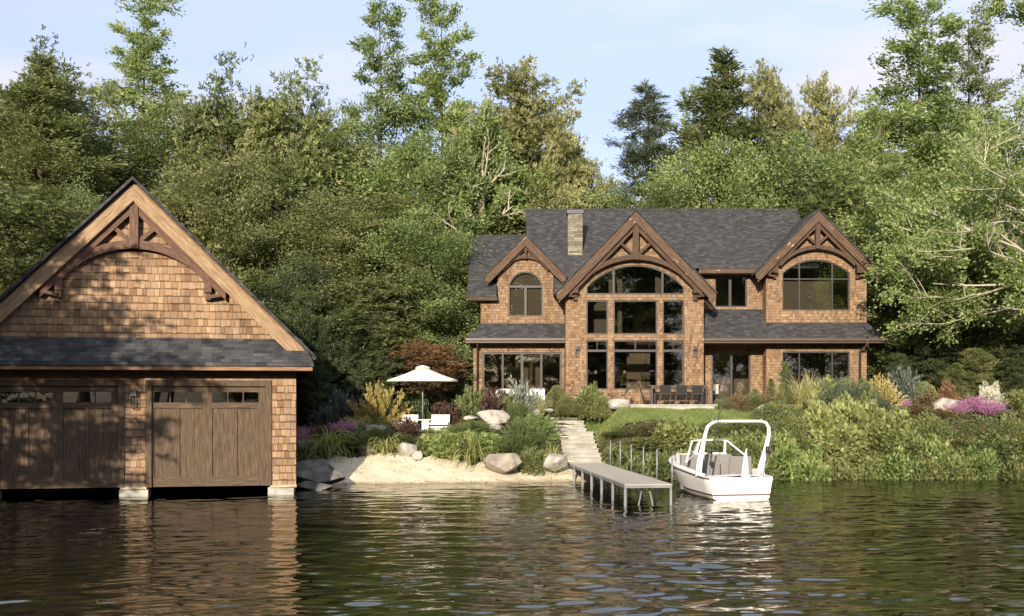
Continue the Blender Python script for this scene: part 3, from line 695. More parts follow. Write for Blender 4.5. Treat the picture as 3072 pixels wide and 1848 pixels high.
def window(par, name, x0, x1, z0, z1, y, vm=(), hm=(), arch=None, fw=0.06, mw=0.045, hbar=None, pane='glass', label=None, seg=None):
    """frame + panes. arch = spring height (z1 is then the top of the arch)"""
    b = MB(); r = empty(name, (0, 0, 0)) if False else None
    if arch: out = inset_arch(x0, x1, z0, arch, z1, 0); inn = inset_arch(x0, x1, z0, arch, z1, fw)
    else: out = rect(x0, x1, z0, z1); inn = rect(x0 + fw, x1 - fw, z0 + fw, z1 - fw)
    b.prism(out, [inn], y, y + 0.10)
    def top_at(x):
        if not arch: return z1 - fw
        p = arc_pts(x0 + fw, x1 - fw, arch, z1 - fw, 40)
        for a, c in zip(p, p[1:]):
            if a[0] <= x <= c[0]: return a[1] + (c[1] - a[1]) * (x - a[0]) / (c[0] - a[0] + 1e-9)
        return arch
    for q in vm:
        xm, za, zb, w_ = (tuple(q) + (None,) * 4)[:4] if hasattr(q, '__len__') else (q, None, None, None)
        w_ = w_ or mw; b.box(xm - w_ / 2, xm + w_ / 2, y + 0.012, y + 0.09, (z0 + fw if za is None else za), (top_at(xm) - .001 if zb is None else zb))
    for q in hm:
        zm, w_ = q if hasattr(q, '__len__') else (q, mw)
        b.box(x0 + fw, x1 - fw, y + 0.015, y + 0.087, zm - w_ / 2, zm + w_ / 2)
    o = b.build(name, M['frame'], par)
    b = MB(); b.prism(inn, (), y + 0.045, y + 0.055); b.build('pane', M[pane], o)
    if label: o['label'] = label
    return o
def wall_lamp(par, x, y, z, s=1.0, local=True):
    b = MB(); h = 0.34 * s
    b.box(x - .09 * s, x + .09 * s, y - 0.02, y, z, z + h * .9); b.box(x - .10 * s, x + .10 * s, y - .26 * s, y - .05 * s, z + h * .5, z + h)
    b.box(x - .11 * s, x + .11 * s, y - .27 * s, y - .04 * s, z + h, z + h + .03 * s); b.box(x - .03 * s, x + .03 * s, y - .06 * s, y - .02, z + h * .6, z + h * .75)
    o = b.build('wall_lamp', M['iron'], par)
    b = MB()
    for a in (-.09, .09):
        for c in (-.25, -.06): b.box(x + (a - .009) * s, x + (a + .009) * s, y + (c - .009) * s, y + (c + .009) * s, z - .22 * s, z + h * .5)
    for zz in (-.22, -.05):
        for c in (-.25, -.06): b.box(x - .09 * s, x + .09 * s, y + (c - .008) * s, y + (c + .008) * s, z + zz * s, z + (zz + .016) * s)
        for a in (-.09, .09): b.box(x + (a - .008) * s, x + (a + .008) * s, y - .25 * s, y - .06 * s, z + (zz + .001) * s, z + (zz + .017) * s)
    b.build('cage', M['iron'], o); return o

# ================================================================== boathouse (local frame: x along the front, y back, z up from the water)
TH = R(11.05); cth, sth = math.cos(TH), math.sin(TH); Ay = 39.0; Ax = px(888, Ay)
def tl(u, y=0.0):
    m_ = (u - CX) / F; return (m_ * (Ay + y * cth) - Ax + y * sth) / (cth - m_ * sth)
def zl(v, u, y=0.0): return pz(v, Ay + tl(u, y) * sth + y * cth)
bh = empty('boathouse', (Ax, Ay, 0), TH, 'cedar shingled boathouse with two weathered wooden doors standing over the water', 'boathouse')
OV = 0.62
zpk = zl(538.4, 397.5, -OV) ; cpk = tl(397.5, -OV); ztip = zl(1074, 944, -OV); xt = tl(944, -OV); hwb = xt - cpk; slb = (zpk - ztip) / hwb
XR = 0.0; XL = 2 * cpk; DEP = 12.0
zw_top = zl(1017, 805); zpent_lo = zl(1091, 700, -0.85); ze = zl(1109, 700)
zdoor_t = zl(1146, 620); zdoor_b = zl(1459, 620); zbase = zl(1457, 850)
# door bays
bays_b = []
xa, xb = tl(440), tl(811); bays_b.append((xa, xb)); bays_b.append((2 * cpk - xb, 2 * cpk - xa))
lowx = sorted(bays_b)
# front wall: frame above piers with door openings
def frontwall():
    b = MB(); outer = [(XL, zbase), (lowx[0][0], zbase), (lowx[0][0], zdoor_t), (lowx[0][1], zdoor_t), (lowx[0][1], zbase), (lowx[1][0], zbase), (lowx[1][0], zdoor_t), (lowx[1][1], zdoor_t), (lowx[1][1], zbase), (XR, zbase),
             (XR, zpk - slb * (XR - cpk) - .25), (cpk, zpk - .25), (XL, zpk - slb * (cpk - XL) - .25)]
    b.prism(outer, (), 0, 0.2); return b.build('front_wall', M['cedar_big'], bh)
frontwall()
b = MB(); b.box(XR - .2, XR, 0.201, DEP, 0.35, zpk - slb * (XR - cpk) - .25); b.build('side_wall', M['cedar_big'], bh)
b = MB(); b.box(XL, XL + .2, 0.201, DEP, 0.35, zpk - slb * (XR - cpk) - .25); b.build('side_wall', M['cedar_big'], bh)
b = MB(); b.prism([(XL + .201, 0.3), (XR - .201, 0.3), (XR - .201, zpk - slb * (XR - cpk) - .25), (cpk, zpk - .25), (XL + .201, zpk - slb * (XR - cpk) - .25)], (), DEP - .2, DEP); b.build('back_wall', M['cedar_big'], bh)
# piers
cw = (tl(357), tl(443.6)); 
for x0, x1 in ((tl(803.5), tl(881)), cw, (XL + .05, XL + .05 + tl(881) - tl(803.5))):
    b = MB(); b.box(x0, x1, 0.03, 0.9, -1.6, zbase - 0.055); b.build('pier', M['concrete'], bh)
for x0, x1 in ((tl(810), 0.02), (tl(362), tl(440))):
    b = MB(); b.box(x0, x1, -0.045, 0.06, zbase - 0.055, zbase + 0.03, grain=(1, 0, 0)); b.build('sill_board', M['pale_wood'], bh)
for x_ in (XR - .15, XL + .02):
    b = MB(); b.box(x_, x_ + .13, 0.9, DEP, -1.6, 0.35); b.build('foundation', M['concrete'], bh)
# pent roof
b = MB(); PY = -0.85; x0, x1 = XL - .75, tl(941, PY)
th_ = 0.13
slab_roof(b, [(x0, PY, zpent_lo + .05), (x1, PY, zpent_lo + .05), (tl(905, -.05), -0.002, zw_top), (XL - .1, -0.002, zw_top)], th_)
b.build('pent_roof', M['roof_dark'], bh)
b = MB(); b.box(x0 + .04, x1 - .04, PY + .06, -0.002, zpent_lo - .22, zpent_lo - .10, grain=(1, 0, 0)); b.build('pent_soffit', M['soffit'], bh)
b = MB(); b.box(XL, XR + 0.01, -0.05, -0.002, zpent_lo - .42, zpent_lo - .222, grain=(1, 0, 0)); b.build('frieze_board', M['timber_bh'], bh)
gable_roof(bh, cpk, zpk, hwb, ztip, -OV, DEP + .4, DEP + .4, M['roof_dark'], 0.12, 0.06)
# soffit boards under the overhanging edge
b = MB()
for s in (-1, 1): b.prism([(cpk, zpk - .015), (cpk + s * hwb, ztip - .015), (cpk + s * hwb, ztip - .06), (cpk, zpk - .06)], (), -OV + .28, 0.0, grain=(0, 1, 0))
b.build('eave_soffit', M['soffit'], bh)
# trusses sit behind the golden rake board, board set back a little so that the roof edge overhangs it
zb_kp = zl(742.6, 397.5, -.4); tvb = zl(566, 397.5, -OV + .3) - zl(606, 397.5, -OV + .3) + .26
gable_truss(bh, cpk, zpk - .05, hwb - .22, ztip + .22 * slb - .05, -OV + .2, 0.62, M['rake_light'], M['timber_bh'], kp=(0.28, zb_kp), arch=(zl(718, 397.5, -.4), 2.45, zl(835, 397.5, -.4), 0.28), inner_tv=0.36,
            strut=(zb_kp + 0.22, 0.86, 0.14), knee=((tl(622, -.3) - tl(174, -.3)) / 2, 0.24, zl(868, 620, -.3), zl(901, 622, -.05), -0.002))
# doors
zwt, zwb = zl(1176, 620), zl(1207.6, 620); zpt, zpb = zl(1224, 620), zl(1430, 620)
for bi, (x0, x1) in enumerate(bays_b):
    b = MB(); fwv = 0.16
    b.prism([(x0 - .04, zdoor_b), (x0 - .04, zdoor_t + .06), (x1 + .04, zdoor_t + .06), (x1 + .04, zdoor_b), (x1 - fwv, zdoor_b), (x1 - fwv, zdoor_t - .14), (x0 + fwv, zdoor_t - .14), (x0 + fwv, zdoor_b)], (), -0.06, 0.22, grain=(0, 0, 1))
    b.build('door_frame', M['doorwood'], bh)
    X0, X1 = x0 + fwv + .004, x1 - fwv - .004; W_ = X1 - X0; sc = W_ / (870.0)
    dtop = zdoor_t - .144; yf = 0.05
    def X(c): return X0 + c * sc
    holes = [rect(X(13), X(382), zwb, zwt), rect(X(458), X(816), zwb, zwt)]; pan = [rect(X(23), X(380), zpb, zpt), rect(X(465), X(820), zpb, zpt)]
    b = MB(); zmid = (zwb + zpt) / 2
    # stiles and rails, each with its own grain
    for a, c in ((0, 13), (382, 458), (816, 870)): b.box(X(a), X(c), yf, yf + .08, zdoor_b, dtop, grain=(0, 0, 1))
    for a, c in ((13, 382), (458, 816)):
        b.box(X(a), X(c), yf + .002, yf + .078, zwt, dtop, grain=(1, 0, 0)); b.box(X(a), X(c), yf + .002, yf + .078, zpt, zwb, grain=(1, 0, 0)); b.box(X(a), X(c), yf + .002, yf + .078, zdoor_b, zpb, grain=(1, 0, 0))
        b.box(X(a + (c - a) * .5) - .035, X(a + (c - a) * .5) + .05, yf + .01, yf + .076, zpb, zpt, grain=(0, 0, 1))
    dr = b.build('garage_door', M['doorwood'], bh)
    for a, c in ((13, 382), (458, 816)):
        n = 6
        b = MB()
        for k in range(n):
            xa_, xb_ = X(a + (c - a) * k / n), X(a + (c - a) * (k + 1) / n); b.off = k * 1.3; b.box(xa_, xb_ - .006, yf + .055 + .004 * (k % 2), yf + .095, zpb - .05, zpt + .05, grain=(0, 0, 1))
        b.off = 0; b.build('panel', M['doorwood'], dr)
        for k in (1, 2): q = a + (c - a) * k / 3; b = MB(); b.box(X(q) - .018, X(q) + .018, yf + .012, yf + .07, zwb, zwt, grain=(0, 0, 1)); b.build('window_bar', M['doorwood'], dr)
        b = MB(); b.box(X(a), X(c), yf + .05, yf + .056, zwb, zwt); b.build('pane', M['glass'], dr)
wall_lamp(bh, tl(402), 0.0, zl(1203, 402), 1.0)
# a dim interior floor deck so the slip stays dark
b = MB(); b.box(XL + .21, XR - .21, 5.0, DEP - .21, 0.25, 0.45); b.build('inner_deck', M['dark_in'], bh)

# ================================================================== house (world coordinates)
YM, YL, YR, YB = 53.2, 54.55, 55.2, 54.4      # main gable box, left wing, recessed wall, right gable box
FZ = 3.07
hs = empty('lake_house', (6.0, 53.2, FZ), 0, 'large two storey cedar shingle lake house with timber gables and grey roofs', 'house')
P_ = hs
_MB = MB
class HMB(_MB):
    def build(s, name, m, parent=None, world=True): return _MB.build(s, name, m, parent, parent is not None)
MB = HMB
def hw_wall(name, outer, holes, y, th=0.22): b = MB(); b.prism(outer, holes, y, y + th); return b.build(name, M['cedar'], hs)
XM0, XM1 = px(1697.3, YM), px(2111, YM)
cxm, zpm = px(1909, 52.6), pz(632, 52.6); hwm, ztm = (px(2145, 52.6) - px(1665, 52.6)) / 2, pz(879, 52.6)
slm = (zpm - ztm) / hwm
def um(u, Y=YM): return px(u, Y)
A1 = inset_arch(px(1759, YM), px(2053, YM), pz(883, YM), pz(862, YM), pz(794.7, YM), 0)
cols = [(1759, 1824), (1840.5, 1972), (1988, 2053)]
holes = [A1] + [rect(px(a, YM), px(c, YM), pz(1003, YM), pz(900.5, YM)) for a, c in cols] + [rect(px(a, YM), px(c, YM), pz(1169, YM), pz(1020.5, YM)) for a, c in cols]
hw_wall('front_wall', [(XM0, FZ), (XM1, FZ), (XM1, zpm - slm * (XM1 - cxm) - .12), (cxm, zpm - .12), (XM0, zpm - slm * (cxm - XM0) - .12)], holes, YM)
for x0 in (XM0, XM1 - .2): b = MB(); b.box(x0, x0 + .2, YM + .221, YR + .5, FZ, zpm - slm * (XM1 - cxm) - .15); b.build('side_wall', M['cedar'], hs)
window(hs, 'window', px(1759, YM), px(2053, YM), pz(883, YM), pz(794.7, YM), YM + .05, vm=[px(1841, YM), px(1988, YM)], arch=pz(862, YM), mw=.09)
for i, (a, c) in enumerate(cols):
    window(hs, 'window', px(a, YM), px(c, YM), pz(1003, YM), pz(900.5, YM), YM + .05)
    vm = [(px((a + c) / 2, YM), pz(1048, YM), pz(1023, YM), .05 if i == 1 else .03)]
    window(hs, 'window', px(a, YM), px(c, YM), pz(1169, YM), pz(1020.5, YM), YM + .05, vm=vm, hm=[(pz(1052, YM), .11)])
gable_roof(hs, cxm, zpm, hwm, ztm, 52.6, 57.9, 55.6, M['roof'], .09)
# ---- helper to move local gable kit into world parts
_tr = gable_truss
gable_truss(hs, cxm, zpm, hwm, ztm, 52.62, 0.56, M['timber_worn'], M['timber'], kp=(0.27, pz(778.7, 52.8)), arch=(pz(763, 52.8), 2.35, pz(826, 52.8), 0.24), inner_tv=0.30,
            strut=(pz(762, 52.8), 0.72, 0.12), knee=((px(2091, 52.9) - px(1730, 52.9)) / 2, 0.25, pz(873, 52.9), pz(902, YM), YM - .002))
wall_lamp(hs, px(1731, YM), YM, pz(1058, YM), .8); wall_lamp(hs, px(2085, YM), YM, pz(1058, YM), .8)

# ---- main roof
YE, ZE, SL = 54.5, pz(798, 54.5), 0.84
YRG = (0 + ZE - SL * YE - CZ) / ((HY - 628.5) / F - SL); ZRG = CZ + (HY - 628.5) / F * YRG
YRG = (CZ - ZE + SL * YE) / (SL - (HY - 628.5) / F); ZRG = ZE + SL * (YRG - YE)
XG0, XG1 = px(1578, YRG), px(2392, YRG)
Y1 = 55.35; Z1 = ZE + SL * (Y1 - YE)
ZE2 = pz(882, 54.1); CXD, ZPD = px(1577, 54.15), pz(704.7, 54.15)
b = MB()
slab_roof(b, [(XM1 - 1.6, YE, ZE), (XG1, YE, ZE), (XG1, YRG, ZRG), (XM1 - 1.6, YRG, ZRG)], .12)
slab_roof(b, [(XG0, Y1, Z1), (XM1 - 1.6, Y1, Z1), (XM1 - 1.6, YRG, ZRG), (XG0, YRG, ZRG)], .12)
xr2 = px(1662, YL); zr2 = px(0, 0)
slab_roof(b, [(xr2, 54.1, ZE2), (px(1705, 53.5), 54.1, ZE2), (XM1 - 1.6, Y1 - .002, Z1 - .002), (CXD + (ZPD - Z1), Y1 - .002, Z1 - .002), (xr2, 54.1 + (ZPD - (xr2 - CXD) - ZE2) * (Y1 - 54.1) / (Z1 - ZE2), ZPD - (xr2 - CXD))], .12)
slab_roof(b, [(XG0, YRG, ZRG), (XG1, YRG, ZRG), (XG1, 63.5, ZRG - 4.2), (XG0, 63.5, ZRG - 4.2)], .12)
b.build('main_roof', M['roof'], hs)
YRL = (CZ - ZE2 + SL * 54.1) / (SL - (HY - 704) / F); ZRL = ZE2 + SL * (YRL - 54.1); XLL = px(1411, YRL)
b = MB(); xcl = px(1490, YL); zcl = ZPD - (CXD - xcl)
slab_roof(b, [(XLL, 54.1, ZE2), (xcl, 54.1, ZE2), (xcl, 54.1 + (zcl - ZE2) / SL, zcl), (XG0 - .001, 54.1 + (ZPD - ZE2) / SL, ZPD), (XG0 - .001, YRL, ZRL), (XLL, YRL, ZRL)], .12); slab_roof(b, [(XLL, YRL, ZRL), (XG0 - .001, YRL, ZRL), (XG0 - .001, 62, ZRL - 3.2), (XLL, 62, ZRL - 3.2)], .12)
b.build('lower_roof', M['roof'], hs)
b = MB(); b.box(xcl, xcl + .15, YL + .222, 56.2, ZE2 - .3, zcl - .1); b.box(xr2 - .15, xr2, YL + .222, 55.2, ZE2 - .3, zcl - .1); b.build('dormer_cheek', M['cedar'], hs)
b = MB(); b.prism([(Y1, Z1 - .13), (YRG, ZRG - .13), (62.5, ZRG - 3.5), (62.5, FZ), (56, FZ)], (), XG0 + .12, XG0 + .3, axis='x'); b.build('gable_end_wall', M['cedar'], hs)
b = MB(); b.box(XM1, px(2300, YE), YE + .01, YE + .06, ZE - .34, ZE - .125, grain=(1, 0, 0)); b.box(XM1, px(2290, YE), YE + .061, YR, ZE - .36, ZE - .341, grain=(1, 0, 0)); b.build('fascia', M['timber_worn'], hs)
b = MB(); b.box(XLL + .05, px(1492, 54.1), 54.13, 54.18, ZE2 - .30, ZE2 - .125, grain=(1, 0, 0)); b.box(XLL + .05, px(1492, 54.1), 54.181, YL, ZE2 - .30, ZE2 - .28, grain=(1, 0, 0)); b.build('fascia', M['timber'], hs)
# ridge cap
b = MB(); b.box(XG0, XG1, YRG - .12, YRG + .12, ZRG - .08, ZRG + .03); b.build('ridge_cap', M['roof'], hs)

# ---- left wing
XW0 = px(1442, YL); xlow = px(1420, YL)
cxd, zpd = px(1577, 54.15), pz(704.7, 54.15); hwd, ztd = (px(1699, 54.15) - px(1455.5, 54.15)) / 2, pz(827, 54.15); sld = (zpd - ztd) / hwd
D1 = inset_arch(px(1525.7, YL), px(1628, YL), pz(949, YL), pz(860, YL), pz(814.7, YL), 0, 20)
slid = rect(px(1447, YL), px(1685, YL), FZ + .02, pz(1056.5, YL))
hw_wall('left_wing_wall', [(xlow, FZ + .001), (XM0 - .002, FZ + .001), (XM0 - .002, ZE2 - .1), (px(1660, YL), ZE2 - .1), (px(1660, YL), zpd - sld * (px(1660, YL) - cxd) - .12), (cxd, zpd - .12), (px(1494, YL), zpd - sld * (cxd - px(1494, YL)) - .12), (px(1494, YL), ZE2 - .1), (XW0, ZE2 - .1), (XW0, pz(985, YL)), (xlow, pz(985, YL))], [D1, slid], YL)
b = MB(); b.box(XW0, XW0 + .2, YL + .221, 61.9, pz(985, YL), ZE2 - .1); b.box(xlow, xlow + .2, YL + .222, 61.9, FZ, pz(985, YL)); b.build('side_wall', M['cedar'], hs)
b = MB()
window(hs, 'window', px(1525.7, YL), px(1628, YL), pz(949, YL), pz(814.7, YL), YL + .05, vm=[(px(1576.8, YL), None, pz(860, YL), .12)], hm=[(pz(859.5, YL), .10)], arch=pz(860, YL), fw=.05)
window(hs, 'sliding_door', px(1447, YL), px(1685, YL), FZ + .02, pz(1056.5, YL), YL + .05, vm=[(px(1508, YL), None, None, .08), (px(1566, YL), None, None, .12), (px(1624, YL), None, None, .1)], fw=.09)
gable_roof(hs, cxd, zpd, hwd, ztd, 54.15, 57.6, 55.2, M['roof'], .07)
gable_truss(hs, cxd, zpd, hwd, ztd, 54.17, 0.52, M['timber_worn'], M['timber'], kp=(0.13, pz(776, 54.3)), arch=(pz(764, 54.3), 0.95, pz(790, 54.3), 0.17), inner_tv=0.16, strut=False, knee=None, depth=.06)
# skirt roof, left
ysk = 53.78; zsk = pz(1013, ysk)
b = MB(); slab_roof(b, [(px(1398, ysk), ysk, zsk), (XM0 - .002, ysk, zsk), (XM0 - .002, YL - .002, pz(970, YL)), (px(1441, YL), YL - .002, pz(970, YL))], .08)
slab_roof(b, [(px(1398, ysk), ysk, zsk), (px(1441, YL), YL - .002, pz(970, YL)), (px(1441, YL), 61.5, pz(970, YL)), (px(1398, ysk), 62, zsk)], .08)
b.build('skirt_roof', M['roof'], hs)
b = MB(); b.box(px(1398, ysk) - .02, XM0 - .003, ysk - .12, ysk - .01, zsk - .14, zsk - .03); b.box(px(1398, ysk), XM0 - .003, ysk, ysk + .03, zsk - .24, zsk - .082); b.box(xlow - .3, XM0 - .003, ysk + .031, YL - .001, zsk - .24, zsk - .22); b.build('gutter', M['gutter'], hs)
b = MB(); xd = px(1433, YL); b.tube([(xd, ysk + .1, zsk - .2), (xd, ysk + .25, zsk - .35), (xd, YL - .07, zsk - .5), (xd, YL - .07, FZ)], .055, 8); b.build('downpipe', M['gutter'], hs)
# chimney
yc = 55.3
b = MB(); b.box(px(1704, yc), px(1747.5, yc), yc, yc + .8, pz(790, yc), pz(640, yc)); ch = b.build('chimney', M['ledge'], hs)
b = MB(); b.box(px(1702, yc) - .02, px(1749, yc) + .02, yc - .06, yc + .86, pz(640, yc), pz(629.5, yc)); b.build('chimney_cap', M['capmetal'], ch)

# ---- recessed middle wall and right box
XB0, XB1 = px(2298.5, YB), px(2599.8, YB)
hw_wall('recess_wall', [(XM1 + .001, FZ + .001), (XB0 + .1, FZ + .001), (XB0 + .1, ZE - .2), (XM1 + .001, ZE - .2)], [rect(px(2135, YR), px(2251.6, YR), FZ + .02, pz(1057.3, YR)), rect(px(2144.6, YR), px(2241, YR), pz(921.3, YR), pz(828, YR))], YR)
window(hs, 'window', px(2144.6, YR), px(2241, YR), pz(921.3, YR), pz(828, YR), YR + .05, vm=[(px(2191, YR), None, None, .12)])
window(hs, 'sliding_door', px(2135, YR), px(2251.6, YR), FZ + .02, pz(1057.3, YR), YR + .05, vm=[(px(2195, YR), None, None, .10)], fw=.07)
cxr, zpr = px(2456.6, 53.8), pz(630.5, 53.8); hwr, ztr = cxr - px(2268, 53.8), pz(820, 53.8); slr = (zpr - ztr) / hwr
Rw = inset_arch(px(2347, YB), px(2549.6, YB), pz(931, YB), pz(820, YB), pz(778.8, YB), 0, 20)
hw_wall('right_wing_wall', [(XB0, FZ + .002), (XB1, FZ + .002), (XB1, zpr - slr * (XB1 - cxr) - .12), (cxr, zpr - .12), (XB0, zpr - slr * (cxr - XB0) - .12)], [Rw, rect(px(2347, YB), px(2549.6, YB), pz(1168, YB), pz(1054.6, YB))], YB)
b = MB(); b.box(XB0, XB0 + .2, YB + .221, YR + .01, FZ, zpr - slr * (cxr - XB0) - .15); b.box(XB1 - .2, XB1, YB + .221, 62.5, FZ, zpr - slr * (XB1 - cxr) - .15); b.build('side_wall', M['cedar'], hs)
window(hs, 'window', px(2347, YB), px(2549.6, YB), pz(931, YB), pz(778.8, YB), YB + .05, vm=[(px(2399, YB), None, None, .06), (px(2498, YB), None, None, .06)], hm=[(pz(836.6, YB), .06)], arch=pz(820, YB))
window(hs, 'window', px(2347, YB), px(2549.6, YB), pz(1168, YB), pz(1054.6, YB), YB + .05, vm=[(px(2399, YB), None, None, .06), (px(2498, YB), None, None, .06)])
gable_roof(hs, cxr, zpr, hwr, ztr, 53.8, 63.0, 63.0, M['roof'], .09)
gable_truss(hs, cxr, zpr, hwr, ztr, 53.82, 0.52, M['timber_worn'], M['timber'], kp=(0.22, pz(745.6, 54.0)), arch=(pz(735, 54.0), 1.8, pz(790, 54.0), 0.19), inner_tv=0.26,
            strut=(pz(729, 54.0), 0.56, 0.10), knee=(cxr - px(2328, 54.0), 0.22, pz(812, 54.0), pz(836.7, YB), YB - .002))
ysr = 53.55; zsr = pz(1013.5, ysr); xr_ = px(2660, ysr); zt1 = pz(927.6, YR); zt2 = pz(968, YB)
b = MB()
slab_roof(b, [(XM1 + .002, ysr, zsr), (XB0, ysr, zsr), (XB0, YR - .002, zt1), (XM1 + .002, YR - .002, zt1)], .08)
slab_roof(b, [(XB0, ysr, zsr), (xr_, ysr, zsr), (XB1, YB - .002, zt2), (XB0, YB - .002, zt2)], .08)
slab_roof(b, [(xr_, ysr, zsr), (xr_, 62, zsr), (XB1 + .002, 61.5, zt2), (XB1 + .002, YB - .002, zt2)], .08)
b.build('skirt_roof', M['roof'], hs)
b = MB(); b.box(XM1 + .002, xr_ + .02, ysr - .12, ysr - .01, zsr - .14, zsr - .03); b.box(XM1 + .002, xr_, ysr, ysr + .03, zsr - .24, zsr - .082); b.box(XM1 + .002, xr_ - .1, ysr + .031, YB - .001, zsr - .24, zsr - .22); b.box(XM1 + .002, XB0, YB - .001, YR - .001, zsr - .24, zsr - .22); b.build('gutter', M['gutter'], hs)
b = MB(); xd = px(2578.5, YB); b.tube([(xd + .13, ysr - .05, zsr - .1), (xd + .11, ysr - .04, zsr - .3), (xd, YB - .07, zsr - .62), (xd, YB - .07, FZ)], .06, 8); b.box(xd, XB1, YB - .06, YB - .002, zsr - .66, zsr - .60); b.build('downpipe', M['gutter'], hs)

b = MB(); b.box(xlow + .01, XB1 - .01, 61.95, 62.15, FZ, 9.0); b.build('back_wall', M['cedar'], hs)
# ---- rooms behind the glass
b = MB(); b.box(xlow + .25, XB1 - .25, YM + 2.4, 61.5, FZ - .05, FZ); b.box(XM0 + .21, XM1 - .21, YM + .23, YM + 2.4, FZ - .05, FZ + .001); b.build('floor', M['floor_in'], hs)
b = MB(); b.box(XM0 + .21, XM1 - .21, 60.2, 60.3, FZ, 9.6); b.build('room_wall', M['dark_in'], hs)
b = MB(); b.box(XM0 + .205, XM0 + .25, YM + .3, 60.2, FZ, 8.3); b.box(XM1 - .25, XM1 - .205, YM + .3, 60.2, FZ, 8.3); b.build('room_wall', M['inner'], hs)
b = MB(); b.prism([(XM0 + .3, 8.3), (XM1 - .3, 8.3), (cxm, zpm - .6)], (), 60.3, 60.4); b.build('room_wall', M['inner'], hs)
# upstairs gallery of the hall
b = MB(); b.box(XM0 + .26, XM1 - .26, 56.6, 60.1, 6.05, 6.25); b.build('gallery_floor', M['floor_in'], hs)
b = MB(); b.box(px(1862, 56.6), XM1 - .26, 56.58, 56.64, 7.15, 7.22)
for i in range(24): x = px(1862, 56.6) + i * .16; b.box(x, x + .02, 56.6, 56.62, 6.25, 7.15)
b.build('gallery_railing', M['iron'], hs)
for (u0, u1, v0, v1, yy, mt) in ((1842, 1866, 794, 1003, 54.4, 'blind'), (1826, 1840, 800, 883, 54.1, 'blind'), (1760, 1820, 902, 1003, 55.4, 'blind'), (1880, 1950, 1060, 1169, 57.5, 'inner'), (1966, 1985, 810, 883, 54.1, 'blind'), (2046, 2052, 905, 1003, 53.8, 'white_in'), (2046, 2052, 1025, 1169, 53.8, 'white_in')):
    b = MB(); b.box(px(u0, yy), px(u1, yy), yy, yy + .03, pz(v1, yy), pz(v0, yy)); b.build('blind', M[mt], hs)
b = MB()
for s in (-1, 1):
    for yy in (55, 57, 59): b.beam((cxm, yy, zpm - .8), (cxm + s * 2.9, yy, zpm - .8 - 2.9 * slm), .2, .16)
b.build('roof_truss', M['timber'], hs)
# left wing rooms
b = MB(); b.box(xlow + .21, XM0, 59.5, 59.6, FZ, 8.0); b.box(xlow + .205, XM0, YL + .3, 59.5, 6.1, 6.25); b.build('room_wall', M['inner'], hs)
b = MB(); b.box(px(1528, YL), px(1626, YL), YL + .25, YL + .28, pz(949, YL), pz(816, YL)); b.build('blind', M['blind'], hs)
b = MB(); b.box(px(1570, 56.5), px(1622, 56.5), 56.5, 56.55, FZ, pz(1058, 56.5)); b.build('blind', M['blind'], hs)
# recess rooms
b = MB(); b.box(XM1, XB0 + .3, 58.6, 58.7, FZ, 9.3); b.box(XM1, XB0 + .3, YR + .3, 58.6, 6.1, 6.25); b.build('room_wall', M['inner'], hs)
# right rooms: white side wall, taupe back wall, sloping beams
b = MB(); b.box(XB0 + .22, XB1 - .22, 59.2, 59.3, FZ, 9.4); b.box(XB0 + .22, XB1 - .22, YB + .3, 59.2, 6.1, 6.25); b.prism([(XB0 + .3, 9.4), (XB1 - .3, 9.4), (cxr, zpr - .6)], (), 59.3, 59.4); b.build('room_wall', M['inner'], hs)
b = MB(); b.box(XB1 - .26, XB1 - .21, YB + .23, 59.2, FZ, 9.4); b.build('room_wall', M['white_in'], hs)
b = MB(); b.box(px(2349, YB), px(2497, YB), YB + .26, YB + .29, pz(930, YB), pz(838, YB)); b.box(px(2520, 57), px(2570, 57), 57.0, 57.05, pz(1168, 57), pz(1085, 57)); b.build('blind', M['blind'], hs)
b = MB()
for yy in (55.2, 57, 58.6): b.beam((cxr, yy, zpr - .75), (cxr + 2.0, yy, zpr - .75 - 2.0 * slr), .2, .16); b.beam((cxr, yy, zpr - .75), (cxr - 2.0, yy, zpr - .75 - 2.0 * slr), .2, .16)
b.build('roof_truss', M['timber'], hs)
def indoor(name, label, cat, boxes, mat, grp=None):
    b = MB()
    for q in boxes: b.box(*q)
    return tag(b.build(name, M[mat]), label, cat, grp)
for (u, v, w, h, lb) in ((2442, 1083, 21, 17, 'upper left framed picture on the wall behind the lower right window'), (2466, 1081, 16, 19, 'upper right framed picture on the wall behind the lower right window'), (2442, 1104, 18, 17, 'lower left framed picture on the wall behind the lower right window'), (2465, 1106, 15, 13, 'lower right framed picture on the wall behind the lower right window')):
    y = 59.1; x0, x1, z0, z1 = px(u - w / 2, y), px(u + w / 2, y), pz(v + h / 2, y), pz(v - h / 2, y)
    o = empty('framed_picture', ((x0 + x1) / 2, y, (z0 + z1) / 2), 0, lb, 'picture', 'framed pictures behind the lower right window')
    b = _MB(); dx, dz2 = (x1 - x0) / 2, (z1 - z0) / 2; b.prism(rect(-dx, dx, -dz2, dz2), [rect(-dx + .035, dx - .035, -dz2 + .035, dz2 - .035)], -.04, .0); b.build('frame', M['iron'], o)
    b = _MB(); b.box(-dx + .03, dx - .03, -.015, .0, -dz2 + .03, dz2 - .03); b.build('print', M['white_in'] if v < 1090 else M['blind'], o)
